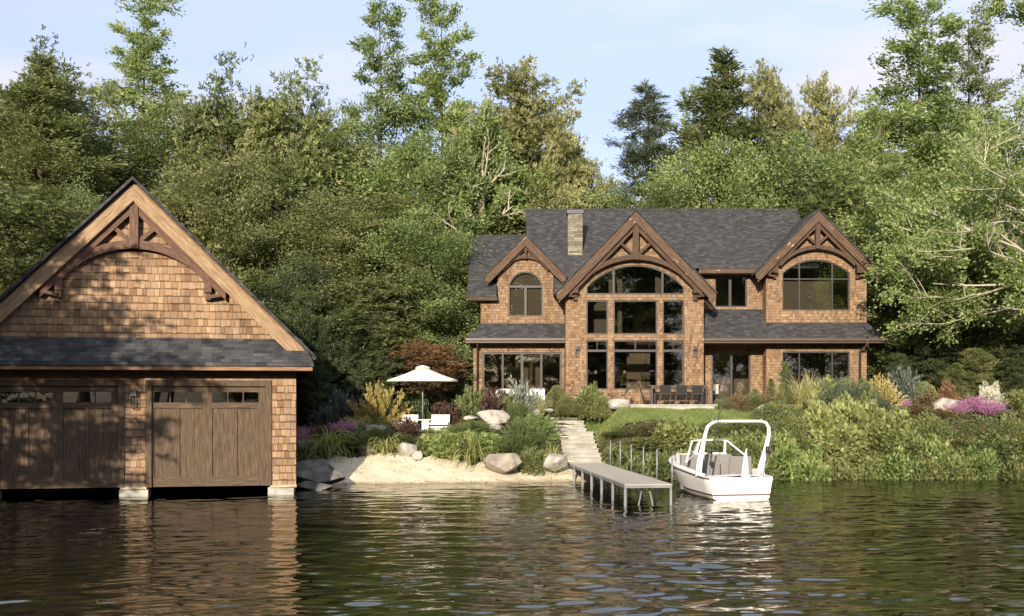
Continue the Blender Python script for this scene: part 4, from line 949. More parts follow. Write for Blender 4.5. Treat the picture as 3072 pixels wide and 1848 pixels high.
def floor_lamp(u, v0, v1, y, label, w=11):
    x = px(u, y); zt, zb = pz(v0, y), pz(v1, y)
    o = empty('table_lamp', (x, y, zb), 0, label, 'lamp', 'lamps behind the ground floor windows'); h = zt - zb; r_ = w * y / F / 2
    b = _MB(); b.tube([(0, 0, 0), (0, 0, .02)], [.09, .09], 10); b.tube([(0, 0, .02), (0, 0, h)], .012, 6); b.build('stem', M['iron'], o)
    b = _MB(); b.tube([(0, 0, h - .17), (0, 0, h - .03), (0, 0, h)], [r_, r_ * .75, r_ * .4], 14, cap=True); b.build('lamp_shade', M['canvas'], o)
floor_lamp(1787, 1111, 1168, 54.8, 'small domed lamp seen through the tall left ground floor window'); floor_lamp(1874, 1111, 1168, 54.8, 'small domed lamp at the left of the wide ground floor window')
o = empty('drum_floor_lamp', (px(1938, 55), 55, FZ), 0, 'wide drum shaded lamp seen in the wide ground floor window', 'lamp')
b = _MB(); b.tube([(0, 0, 0), (0, 0, 2.2)], .015, 6); b.build('stem', M['iron'], o); b = _MB(); b.tube([(0, 0, 1.28), (0, 0, 1.55)], .25, 16); b.build('lamp_shade', M['blind'], o)
b = MB(); yy = 58.4
for zz in (1088, 1100, 1112): b.box(px(2150, yy), px(2224, yy), yy - .3, yy, pz(zz, yy) - .03, pz(zz, yy))
sh_ = tag(b.build('display_shelf', M['floor_in']), 'open shelves of pale crockery behind the sliding door on the right', 'shelf')
for i, (u, v, w, h) in enumerate(((2145, 1081, 7, 9), (2156, 1081, 8, 8), (2168, 1078, 9, 12), (2183, 1079, 9, 13), (2165, 1096, 8, 9), (2182, 1097, 9, 9), (2151, 1109, 9, 6), (2161, 1109, 6, 8), (2187, 1107, 7, 9), (2209, 1108, 8, 11), (2218, 1109, 6, 9))):
    y = 58.2; b = _MB(); rr = w * y / F / 2; hh = h * y / F; b.tube([(0, 0, 0), (0, 0, hh * .3), (0, 0, hh * .7), (0, 0, hh)], [rr * .6, rr, rr * .9, rr * .5], 10); o = b.build('crockery', M['white_in'])
    zsh = min((pz(q, 58.4) for q in (1088, 1100, 1112)), key=lambda q: abs(q - pz(v + h / 2, y)))
    o.location = (px(u, y), y, zsh); tag(o, ('first', 'second', 'third', 'fourth', 'fifth', 'sixth', 'seventh', 'eighth', 'ninth', 'tenth', 'eleventh')[i] + ' pale jar counted along the shelves behind the right sliding door', 'crockery', 'pale crockery on the shelves')
MB = _MB
# ================================================================== boat
bt = empty('motor_boat', (px(2224, 36.6), 36.6, 0), R(8.7), 'white open motor boat with a tall arch moored at the end of the dock', 'boat')
BL = 6.9
def hull_sec(s):
    """half section: list of (x,z) from keel to gunwale at length fraction s"""
    gw = 1.10 * (1.02 + 0.06 * math.sin(s * 2.2)) * (1 - max(0, (s - 0.42) / 0.58) ** 2.3) + 0.02
    ch = 0.97 * (1 - max(0, (s - 0.30) / 0.70) ** 1.7) + 0.01
    gz = 0.74 + 0.46 * s ** 1.2; cz = 0.06 + 0.55 * max(0, s - 0.35) ** 1.5; kz = -0.35 + 0.75 * max(0, s - 0.55) ** 2 * 2.2
    return gw, ch, gz, cz, min(kz, cz)
secs = []
NSX = 26
for i in range(NSX + 1):
    s = i / NSX; gw, ch, gz, cz, kz = hull_sec(s); y = s * BL; rk = 0.25 * (1 - s) if i == 0 else 0
    if i == 0: gw *= .93; ch *= .96
    half = [(0, kz), (ch * .55, kz + (cz - kz) * .45), (ch, cz), (ch + (gw - ch) * .30, cz + (gz - cz) * .25), (ch + (gw - ch) * .62, cz + (gz - cz) * .6), (gw, gz - .05), (gw - .01, gz)]
    full = [(-x, z) for x, z in half[::-1]] + half[1:]
    secs.append([(x, y, z) for x, z in full])
b = MB(); b.loft(secs); 
tr = secs[0]; b.face([tuple(p) for p in tr]); b.build('hull', M['gel'], bt)
# rounded stern corners and deck rim (gunwale) with an open cockpit
def gun(s): gw, ch, gz, cz, kz = hull_sec(s); return (gw * (.93 if s == 0 else 1), gz)
b = MB()
CK0, CK1 = 0.075, 0.52
ss = [i / 40 for i in range(41)]
def inner(s):
    gw, gz = gun(s); return max(0.0, gw - 0.24)
for a, c in zip(ss, ss[1:]):
    for sg in (-1, 1):
        ga, za = gun(a); gc, zc = gun(c)
        if CK0 <= (a + c) / 2 <= CK1: ia, ic = inner(a), inner(c)
        else: ia = ic = 0.0
        q = [(sg * ga, a * BL, za + .001), (sg * gc, c * BL, zc + .001), (sg * ic, c * BL, zc + .05 * (1 if ic == 0 else .5)), (sg * ia, a * BL, za + .05 * (1 if ia == 0 else .5))]
        b.face(q if sg < 0 else q[::-1])
b.build('gunwale_deck', M['gel'], bt)
# cockpit liner
b = MB(); y0, y1 = .06 * BL, CK1 * BL + .03
for a, c in zip(ss, ss[1:]):
    if CK0 <= (a + c) / 2 <= CK1:
        for sg in (-1, 1):
            q = [(sg * inner(a), a * BL, gun(a)[1] + .02), (sg * inner(c), c * BL, gun(c)[1] + .02), (sg * inner(c) * .97, c * BL, .12), (sg * inner(a) * .97, a * BL, .12)]
            b.face(q if sg > 0 else q[::-1])
w = inner(.3)
b.face([(-w, y0, .12), (w, y0, .12), (w, y1, .12), (-w, y1, .12)])
b.face([(-w, y1, .12), (w, y1, .12), (w, y1, 1.1), (-w, y1, 1.1)]); b.face([(-w, CK0 * BL, .12), (-w, CK0 * BL, .76), (w, CK0 * BL, .76), (w, CK0 * BL, .12)])
b.build('cockpit_liner', M['liner'], bt)
# stripes: rub rail and boot stripe
for nm, f0 in (('rub_rail', lambda s: (hull_sec(s)[0] * (.93 if s == 0 else 1) + .012, hull_sec(s)[2] - .045)),):
    for sg in (-1, 1):
        b = MB(); b.tube([(sg * f0(i / 24)[0], i / 24 * BL, f0(i / 24)[1]) for i in range(25)], .022, 6); b.build(nm, M['stripe'], bt)
for sg in (-1, 1):
    b = MB(); P0, P1 = [], []
    for i in range(20):
        s = i / 24; gw, ch, gz, cz, kz = hull_sec(s); k = .96 if i == 0 else 1
        for lst, t_ in ((P0, .13), (P1, .21)):
            x = ch * k + (gw * (.93 if i == 0 else 1) - ch * k) * .30 * t_ / .25 + .007; lst.append((sg * x, s * BL, cz + (gz - cz) * t_))
    b.loft([P0, P1]); b.build('waterline_stripe', M['stripe'], bt)
b = MB(); ch0 = hull_sec(0)[1]; b.box(-ch0 * .985, ch0 * .985, -.008, -.002, .145, .195); b.build('waterline_stripe', M['stripe'], bt)
# console bulkhead, seats
b = MB(); b.box(-.98, 1.02, 3.3, 3.5, .12, 1.33); b.build('console', M['liner'], bt)
def seat(xc, y, w, h, tilt):
    b = MB(); b.box(xc - w / 2, xc + w / 2, y, y + .45, .30, .42); b.box(xc - w * .4, xc + w * .4, y + .05, y + .4, .12, .30)
    o = b.build('seat', M['liner'], bt); b = MB(); pts = []
    for i in range(7):
        t_ = i / 6; z = .42 + h * t_; ww = w / 2 * (1 - .12 * t_ ** 3); pts.append([(xc - ww, y - .10 * t_, z), (xc + ww, y - .10 * t_, z), (xc + ww * .97, y + .09 - .10 * t_, z), (xc - ww * .97, y + .09 - .10 * t_, z)])
    b.loft(pts, closed=True, smooth=False); b.face(pts[-1]); b.build('backrest', M['liner'], o)
seat(.44, 1.35, .80, .94, 0); seat(-.12, 2.3, .36, .92, 0); seat(-.62, 2.7, .50, .80, 0)
# windshield: centre panel + raked side panels in white frames
zc0, zc1 = 1.36, 1.84; yb0, yb1 = 3.4, 3.3
cen = [(-.36, yb0 + .15, zc0), (.66, yb0 + .15, zc0), (.59, yb1, zc1), (-.30, yb1, zc1)]
lft = [(-1.06, yb0 - .9, 1.12), (-.42, yb0 + .15, zc0 - .02), (-.35, yb1, zc1), (-.74, yb1 - .45, zc1 - .02)]
rgt = [(.71, yb0 + .15, zc0 - .02), (1.10, yb0 - .3, 1.24), (1.26, yb0 - .9, 1.16), (.64, yb1, zc1)]
for nm, q in (('center', cen), ('side', lft), ('side', rgt)):
    b = MB()
    for k in range(4): b.beam(q[k], q[(k + 1) % 4], .045, .04, side=(0, 1, .01))
    o = b.build('windshield_frame', M['gel'], bt); b = MB(); b.face(q); b.build('windshield_pane', M['clear'], o)
b = MB(); b.box(-.98, 1.0, 3.5, 3.9, 1.0, 1.345); b.build('dashboard', M['gel'], bt)
# arch
pts = [(-.93, 1.15, .70), (-.90, 1.18, .95), (-.78, 1.25, 1.45), (-.66, 1.32, 1.95), (-.56, 1.36, 2.22), (-.42, 1.38, 2.34), (-.22, 1.38, 2.37), (.9 - .5, 1.38, 2.37), (.78, 1.38, 2.37), (.98, 1.38, 2.33), (1.09, 1.36, 2.20), (1.10, 1.32, 1.98), (1.04, 1.25, 1.5), (.98, 1.18, .98), (.95, 1.15, .70)]
pts = [(-1.12, 1.0, .70), (-1.03, 1.1, 1.2), (-.89, 1.18, 1.75), (-.80, 1.22, 2.12), (-.70, 1.26, 2.36), (-.52, 1.28, 2.49), (-.30, 1.28, 2.53), (.3, 1.28, 2.53), (1.15, 1.28, 2.53), (1.33, 1.28, 2.48), (1.42, 1.26, 2.33), (1.41, 1.22, 2.08), (1.28, 1.15, 1.6), (1.10, 1.05, 1.1), (.98, 1.0, .70)]
rad = [.105, .10, .075, .062, .055, .05, .045, .045, .045, .05, .058, .066, .085, .105, .12]
b = MB(); b.tube(pts, rad, 14); b.build('arch', M['gel'], bt)
b = MB(); b.box(-1.06, -.80, .8, 1.25, .68, .80); b.box(.84, 1.10, .8, 1.25, .70, .95); b.build('arch_foot', M['gel'], bt)
for x in (-.55, 1.18): b = MB(); b.tube([(x, 1.28, 2.55), (x, 1.28, 2.64)], [.04, .012], 8); b.tube([(x, 1.28, 2.64), (x + .05, 1.28, 2.64 + (.45 if x > 0 else .12))], .008, 5); b.build('antenna', M['alu'], bt)
# bow rail, cleats
b = MB(); b.tube([(-.80, 3.4, 1.0), (-.90, 3.7, 1.32), (-.75, 4.8, 1.50), (-.35, 6.2, 1.55), (0, 6.7, 1.56), (.35, 6.2, 1.55), (.75, 4.8, 1.50), (.90, 3.7, 1.32), (.82, 3.4, 1.0)], .014, 6)
for x, y in ((-.75, 4.8), (.75, 4.8), (-.35, 6.2), (.35, 6.2)): b.tube([(x, y, 1.05), (x, y, 1.5)], .012, 6)
b.build('bow_rail', M['iron'], bt)
for x, y, z in ((-1.0, .55, .80), (-.95, 4.0, 1.05)): b = MB(); b.box(x - .02, x + .02, y - .09, y + .09, z + .04, z + .07); b.box(x - .015, x + .015, y - .03, y + .03, z - .02, z + .04); b.build('cleat', M['iron'], bt)
# furled white flag on its staff at the transom
fl = empty('furled_flag', bt.matrix_world @ Vector((0, 0, 0)), 0, 'furled white flag on a short staff over the boat transom', 'flag')
ca, sa = math.cos(R(8.7)), math.sin(R(8.7))
def bw(x, y, z): return (bt.location.x + x * ca - y * sa, bt.location.y + x * sa + y * ca, z)
fl.location = bw(.14, -.02, .62)
b = MB(); b.tube([(0, 0, 0), (0.03, 0, 1.05)], .012, 6); b.build('staff', M['white'], fl)
b = MB(); sec = []
for i in range(15):
    t_ = i / 14; z = 1.02 - 1.28 * t_; r_ = .012 + .105 * math.sin(min(1, t_ * 1.5) * 1.57) * (1 - .15 * t_) * (1 if t_ < .85 else (1 - t_) / .15 * .7 + .3)
    cx_ = -.05 * t_; ring = []
    for k in range(20):
        a = 6.283 * k / 20; rr = r_ * (1 + .22 * math.sin(a * 4 + t_ * 2)); ring.append((cx_ + rr * math.cos(a) * .9, rr * math.sin(a) * .55 - .05, z))
    sec.append(ring)
b.loft(sec, closed=True); b.loft([[(0.04, -.06, .22), (.16, -.08, .12), (.22, -.10, .02)], [(0.02, -.12, .02), (.12, -.14, -.10), (.12, -.16, -.22)], [(-.02, -.14, -.24), (.04, -.15, -.30), (.02, -.15, -.36)]]); b.build('flag_cloth', M['white'], fl)
# fishing rods
for (xb, yb, zb, u, v, yt, lb) in ((-1.0, .48, .62, 2192, 1066, 37.0, 'black fishing rod with a reel standing at the left of the boat cockpit'), (.86, .42, .70, 2378, 1090, 37.6, 'black fishing rod with a reel leaning at the right rear corner of the boat')):
    p0 = Vector(bw(xb, yb, zb)); p1 = Vector((px(u, yt), yt, pz(v, yt))); rd = empty('fishing_rod', p0, 0, lb, 'fishing rod', 'fishing rods standing in the boat'); d = p1 - p0
    b = MB(); b.tube([(0, 0, 0), d * .12], [.016, .016], 8); b.build('handle', M['alu'], rd)
    b = MB(); b.tube([d * .12, d * .14, d * .5, d], [.024, .028, .02, .008], 8); b.build('blank', M['iron'], rd)
    b = MB(); c = d * .24 + Vector((-.07, -.02, 0)); b.tube([c + Vector((-.05, 0, 0)), c + Vector((-.045, 0, 0)), c + Vector((.03, 0, 0)), c + Vector((.035, 0, 0))], [.10, .12, .12, .07], 16); b.beam(c, d * .24, .03, .03); b.build('reel', M['iron'], rd)
    b = MB()
    for f_ in (.4, .52, .64, .75, .85, .94): q = d * f_; b.beam(q, q + Vector((-.05, -.01, .0)), .015, .015)
    b.build('line_guide', M['alu'], rd)

# ================================================================== umbrella, loungers, tables, chairs
um_ = empty('parasol', (px(1268, 50.3), 50.3, 1.99), 0, 'large cream parasol above the white loungers', 'parasol')
ze_, zt_ = pz(1140, 50.3) - 1.99, pz(1097, 50.3) - 1.99; Rr = (px(1374, 50.3) - px(1161, 50.3)) / 2
b = MB(); b.tube([(0, 0, .08), (0, 0, zt_ - .03)], .028, 10); b.build('pole', M['alu'], um_)
b = MB(); b.tube([(0, 0, 0), (0, 0, .08)], [.32, .30], 20); b.build('base', M['iron'], um_)
b = MB(); secs = []
for i in range(9):
    t_ = i / 8; ring = []
    for k in range(32):
        a = 6.2832 * k / 32 + .2; e = abs(((a - .2) / (6.2832 / 8)) % 1 - .5) * 2
        rr = Rr * (.10 + .90 * t_) * (1 - .035 * (1 - e)); ring.append((rr * math.cos(a), rr * math.sin(a), zt_ - .10 - (zt_ - .10 - ze_) * t_ - .03 * math.sin(t_ * 3.14) - (0 if t_ < 1 else .0)))
    secs.append(ring)
secs.append([(x, y, z - .07) for x, y, z in secs[-1]]); b.loft(secs, closed=True, smooth=False)
b.build('canopy', M['canvas'], um_)
b = MB(); secs = [[(rr * math.cos(6.2832 * k / 24), rr * math.sin(6.2832 * k / 24), z) for k in range(24)] for rr, z in ((.34, zt_ - .13), (.30, zt_ - .07), (.16, zt_ - .01), (.02, zt_ + .02))]; b.loft(secs, closed=True); b.build('vent_cap', M['canvas'], um_)
for k in range(8):
    a = 6.2832 * k / 8 + .2; b = MB(); b.tube([(0.03 * math.cos(a), .03 * math.sin(a), zt_ - .14), (Rr * .96 * math.cos(a), Rr * .96 * math.sin(a), ze_ - .03)], .009, 5); b.build('rib', M['alu'], um_)
def lounger(u0, u1, label):
    y = 49.8; x0, x1 = px(u0, y), px(u1, y); w = x1 - x0; o = empty('sun_lounger', ((x0 + x1) / 2, y - .9, 1.99), 0, label, 'sun lounger', 'white loungers under the parasol')
    b = MB(); b.box(-w / 2, w / 2, 0, .05, .06, .20); b.box(-w / 2, w / 2, 0, 2.0, .14, .20); b.box(-w / 2 + .05, w / 2 - .05, .1, 1.9, 0, .14); b.build('frame', M['white'], o)
    b = MB(); b.box(-w / 2 + .03, w / 2 - .03, .02, 1.15, .202, .31); b.build('mattress', M['white'], o)
    b = MB()
    for k in range(5): t0, t1 = k / 5, (k + 1) / 5 - .03; b.prism([(1.10 + .32 * t0, .22 + .42 * t0), (1.10 + .32 * t1, .22 + .42 * t1), (1.20 + .32 * t1, .20 + .42 * t1 - .02), (1.20 + .32 * t0, .20 + .42 * t0 - .02)], (), -w / 2 + .02, w / 2 - .02, axis='x')
    b.build('backrest', M['white'], o); return o
lounger(1200, 1253, 'white sun lounger left of the small white table, partly behind a burgundy bush'); lounger(1291, 1349, 'white sun lounger right of the small white table')
o = empty('side_table', (px(1275, 49.2), 49.2, 1.99), 0, 'small white pedestal table between the two white loungers', 'side table')
b = MB(); b.box(-.29, .29, -.22, .22, .40, .44); b.build('table_top', M['white'], o); b = MB(); b.prism([(-.13, 0), (.17, 0), (.15, .398), (-.13, .398)], (), -.1, .1); b.build('pedestal', M['white'], o)
# bar table on the terrace
Yt = 51.9; T0, T1 = px(1949, Yt), px(2119, Yt); zt_ = pz(1156, Yt); TZ = 3.07
o = empty('dining_table', ((T0 + T1) / 2, Yt, TZ), 0, 'long dark slatted table on the terrace with three chairs in front', 'table'); hw_ = (T1 - T0) / 2; ht = zt_ - TZ
b = MB()
for k in range(5): b.box(-hw_, hw_, -.42 + k * .17, -.27 + k * .17, ht - .07, ht)
b.build('table_top', M['doorwood'], o)
b = MB(); b.box(-hw_ + .1, hw_ - .1, -.40, -.36, ht - .16, ht - .072); b.box(-hw_ + .1, hw_ - .1, .36, .40, ht - .16, ht - .072); b.build('apron', M['iron'], o)
for x, y in ((-hw_ + .05, -.38), (-hw_ + .24, .3), (hw_ - .05, -.38), (hw_ - .24, .3)): b = MB(); b.box(x - .05, x + .05, y - .05, y + .05, 0, ht - .072); b.build('leg', M['iron'], o)
def dchair(loc, rz, label):
    o = empty('dining_chair', loc, rz, label, 'chair', 'dark chairs at the terrace table'); w = .24
    b = MB(); b.box(-w, w, -.22, .22, .46, .49); b.build('seat', M['iron'], o)
    b = MB(); secs = [[(-w + .02 * 0, -.22 - .02 * i, .52 + i * .085), (w, -.22 - .02 * i, .52 + i * .085), (w, -.20 - .02 * i, .52 + i * .085), (-w, -.20 - .02 * i, .52 + i * .085)] for i in range(5)]; b.loft(secs, closed=True, smooth=False); b.face(secs[-1]); b.face(secs[0][::-1]); b.build('backrest', M['iron'], o)
    for x in (-w + .015, w - .015):
        for y in (-.21, .21): b = MB(); b.box(x - .012, x + .012, y - .012, y + .012, 0, .46 if y > 0 else .88); b.build('leg', M['iron'], o)
        b = MB(); b.box(x - .012, x + .012, -.21, .21, .66, .685); b.box(x - .012, x + .012, .19, .21, .49, .66); b.build('armrest', M['iron'], o)
    return o
for u, lb in ((1994.5, 'dark chair with its back to the lake, left of the three at the terrace table'), (2042.5, 'dark chair with its back to the lake, middle of the three at the terrace table'), (2090, 'dark chair with its back to the lake, right of the three at the terrace table')):
    dchair((px(u, 51.2), 51.2, TZ), 0, lb)
dchair((px(1938, 51.9), 51.9, TZ), R(-90), 'dark chair at the left end of the terrace table, turned sideways'); 
c = dchair((px(2140, 51.9), 51.9, TZ), R(90), 'dark chair with a pale cushion at the right end of the terrace table')
b = MB(); b.box(-.2, .2, -.19, -.10, .5, .9); b.build('cushion', M['canvas'], c)
def wire_chair(u, y, s, label):
    o = empty('lounge_chair', (px(u, y), y, TZ), 0, label, 'lounge chair', 'dark wire lounge chairs on the terrace')
    b = MB(); P_ = [(s * .45, .75), (s * .30, .46), (s * .05, .33), (-s * .35, .40), (-s * .5, .50)]
    for p, q in zip(P_, P_[1:]):
        q4 = [(p[0], -.3, p[1]), (p[0], .3, p[1]), (q[0], .3, q[1]), (q[0], -.3, q[1])]; b.face(q4); b.face([(x, yy, z - .02) for x, yy, z in q4[::-1]])
    b.build('sling_seat', M['iron'], o)
    for x0, x1 in ((s * .28, s * .48), (-s * .30, -s * .42)):
        for yy in (-.28, .28): b = MB(); b.tube([(x0, yy, .40), (x1, yy, 0)], .012, 6); b.build('leg', M['iron'], o)
    b = MB(); b.tube([(s * .47, -.31, .77), (s * .47, .31, .77)], .013, 6); b.tube([(s * .47, -.31, .77), (s * .25, -.31, .42), (-s * .5, -.31, .5)], .013, 6); b.build('frame', M['iron'], o)
wire_chair(1855, 51.5, 1, 'dark sling lounge chair behind the big pale boulder'); wire_chair(1718, 51.7, 1, 'dark wire lounge chair half hidden left of the orange tinged bush')
o = empty('outdoor_sofa', (px(1560, 52.6), 52.6, TZ), 0, 'white outdoor sofa mostly hidden by the silver bush', 'sofa')
b = MB(); b.box(-1.15, 1.15, .2, .42, .3, .72); b.build('backrest', M['white'], o); b = MB(); b.box(-1.15, 1.15, -.45, .2, .18, .42); b.build('seat', M['white'], o)
o = empty('coffee_table', (px(1735, 51.2), 51.2, TZ), 0, 'low grey table beside the left wire lounge chair', 'table')
b = MB(); b.box(-.22, .22, -.2, .2, .30, .34); b.build('table_top', M['concrete'], o); b = MB(); b.box(-.05, .05, -.05, .05, 0, .30); b.build('leg', M['iron'], o)
# ================================================================== plants
GRN = [(0.034, 0.050, 0.013), (0.074, 0.099, 0.026), (0.122, 0.148, 0.042), (0.20, 0.215, 0.075)]
leafmat('leaf_green', GRN)
leafmat('leaf_olive', [(0.034, 0.046, 0.012), (0.076, 0.095, 0.026), (0.13, 0.15, 0.044), (0.21, 0.21, 0.075)])
leafmat('leaf_fresh', [(0.045, 0.075, 0.018), (0.10, 0.145, 0.035), (0.17, 0.215, 0.06), (0.27, 0.30, 0.11)])
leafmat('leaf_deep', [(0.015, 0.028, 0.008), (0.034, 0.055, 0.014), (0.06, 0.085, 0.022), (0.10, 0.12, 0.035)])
leafmat('leaf_gold', [(0.055, 0.066, 0.018), (0.112, 0.124, 0.038), (0.18, 0.19, 0.066), (0.27, 0.265, 0.11)])
leafmat('leaf_blue', [(0.022, 0.036, 0.016), (0.046, 0.066, 0.030), (0.08, 0.105, 0.050), (0.13, 0.155, 0.08)])
leafmat('leaf_rust', [(0.09, 0.05, 0.025), (0.19, 0.105, 0.05), (0.29, 0.17, 0.085), (0.38, 0.25, 0.13)], k_=False)
leafmat('leaf_burg', [(0.030, 0.014, 0.014), (0.065, 0.03, 0.026), (0.11, 0.055, 0.042), (0.16, 0.09, 0.065)], k_=False)
leafmat('leaf_brown', [(0.05, 0.035, 0.016), (0.11, 0.08, 0.035), (0.18, 0.13, 0.06), (0.25, 0.19, 0.09)], k_=False)
leafmat('leaf_lime', [(0.07, 0.09, 0.025), (0.16, 0.185, 0.055), (0.28, 0.305, 0.11), (0.42, 0.43, 0.20)], k_=False)
leafmat('leaf_clip', [(0.07, 0.08, 0.025), (0.12, 0.135, 0.04), (0.18, 0.19, 0.07), (0.26, 0.26, 0.11)], k_=False)
leafmat('leaf_yellow', [(0.17, 0.135, 0.04), (0.31, 0.25, 0.08), (0.43, 0.36, 0.14), (0.55, 0.48, 0.24)], k_=False)
leafmat('leaf_silver', [(0.09, 0.105, 0.085), (0.18, 0.20, 0.165), (0.30, 0.32, 0.27), (0.44, 0.45, 0.39)], k_=False)
leafmat('leaf_greygreen', [(0.04, 0.055, 0.045), (0.08, 0.105, 0.085), (0.14, 0.17, 0.14), (0.22, 0.25, 0.21)], k_=False)  # dull grey-green, the bushes' own leaf colour
leafmat('leaf_pink', [(0.16, 0.06, 0.13), (0.36, 0.16, 0.30), (0.52, 0.27, 0.45), (0.62, 0.38, 0.55)], k_=False)
leafmat('leaf_white', [(0.30, 0.30, 0.24), (0.5, 0.48, 0.42), (0.68, 0.64, 0.58), (0.78, 0.74, 0.70)], k_=False)
leafmat('leaf_strap', [(0.05, 0.07, 0.015), (0.12, 0.14, 0.035), (0.22, 0.22, 0.07), (0.36, 0.33, 0.14)])
leafmat('leaf_straw', [(0.16, 0.15, 0.05), (0.32, 0.30, 0.12), (0.48, 0.45, 0.22), (0.62, 0.58, 0.34)], k_=False)

def rot_frames(r, n, up=0.3, dirs=None):
    """random orthonormal frames; leaf axis a, width b, normal c"""
    a = r.normal(0, 1, (n, 3)) if dirs is None else dirs + r.normal(0, 0.35, (n, 3))
    a /= np.linalg.norm(a, axis=1)[:, None] + 1e-9
    c = r.normal(0, 1, (n, 3)); c[:, 1] *= 1.0; c -= a * (c * a).sum(1)[:, None]; c /= np.linalg.norm(c, axis=1)[:, None] + 1e-9
    return a, np.cross(c, a), c
def leaves(r, P, size, kind='kite', dirs=None, val=None, aspect=0.55, up=0.3):
    n = len(P); a, b, c = rot_frames(r, n, up, dirs); s = (size * r.uniform(0.6, 1.3, n))[:, None]
    val = r.uniform(0, 1, n) if val is None else val
    if kind == 'maple':
        Vs = []; 
        for ang_, ln in ((0, 1.0), (0.95, .78), (-0.95, .78)):
            ca, sa = math.cos(ang_), math.sin(ang_); d = a * ca + b * sa; e = -a * sa + b * ca
            Vs.append(np.stack([P, P + (d * .5 + e * .20) * s * ln + c * s * .08, P + d * s * ln, P + (d * .5 - e * .20) * s * ln + c * s * .08], 1))
        V = np.concatenate(Vs, 1).reshape(-1, 3); k = 12; val = np.repeat(val, 12)
        return V, np.arange(n * 12).reshape(-1, 4), val
    w = aspect
    V = np.stack([P, P + (a * .45 + b * w / 2) * s + c * s * .07, P + a * s, P + (a * .45 - b * w / 2) * s + c * s * .07], 1).reshape(-1, 3)
    return V, np.arange(n * 4).reshape(-1, 4), np.repeat(val, 4)
def leafmesh(name, V, Fc, val, mat): return raw_mesh(name, V, Fc, [mat], val)

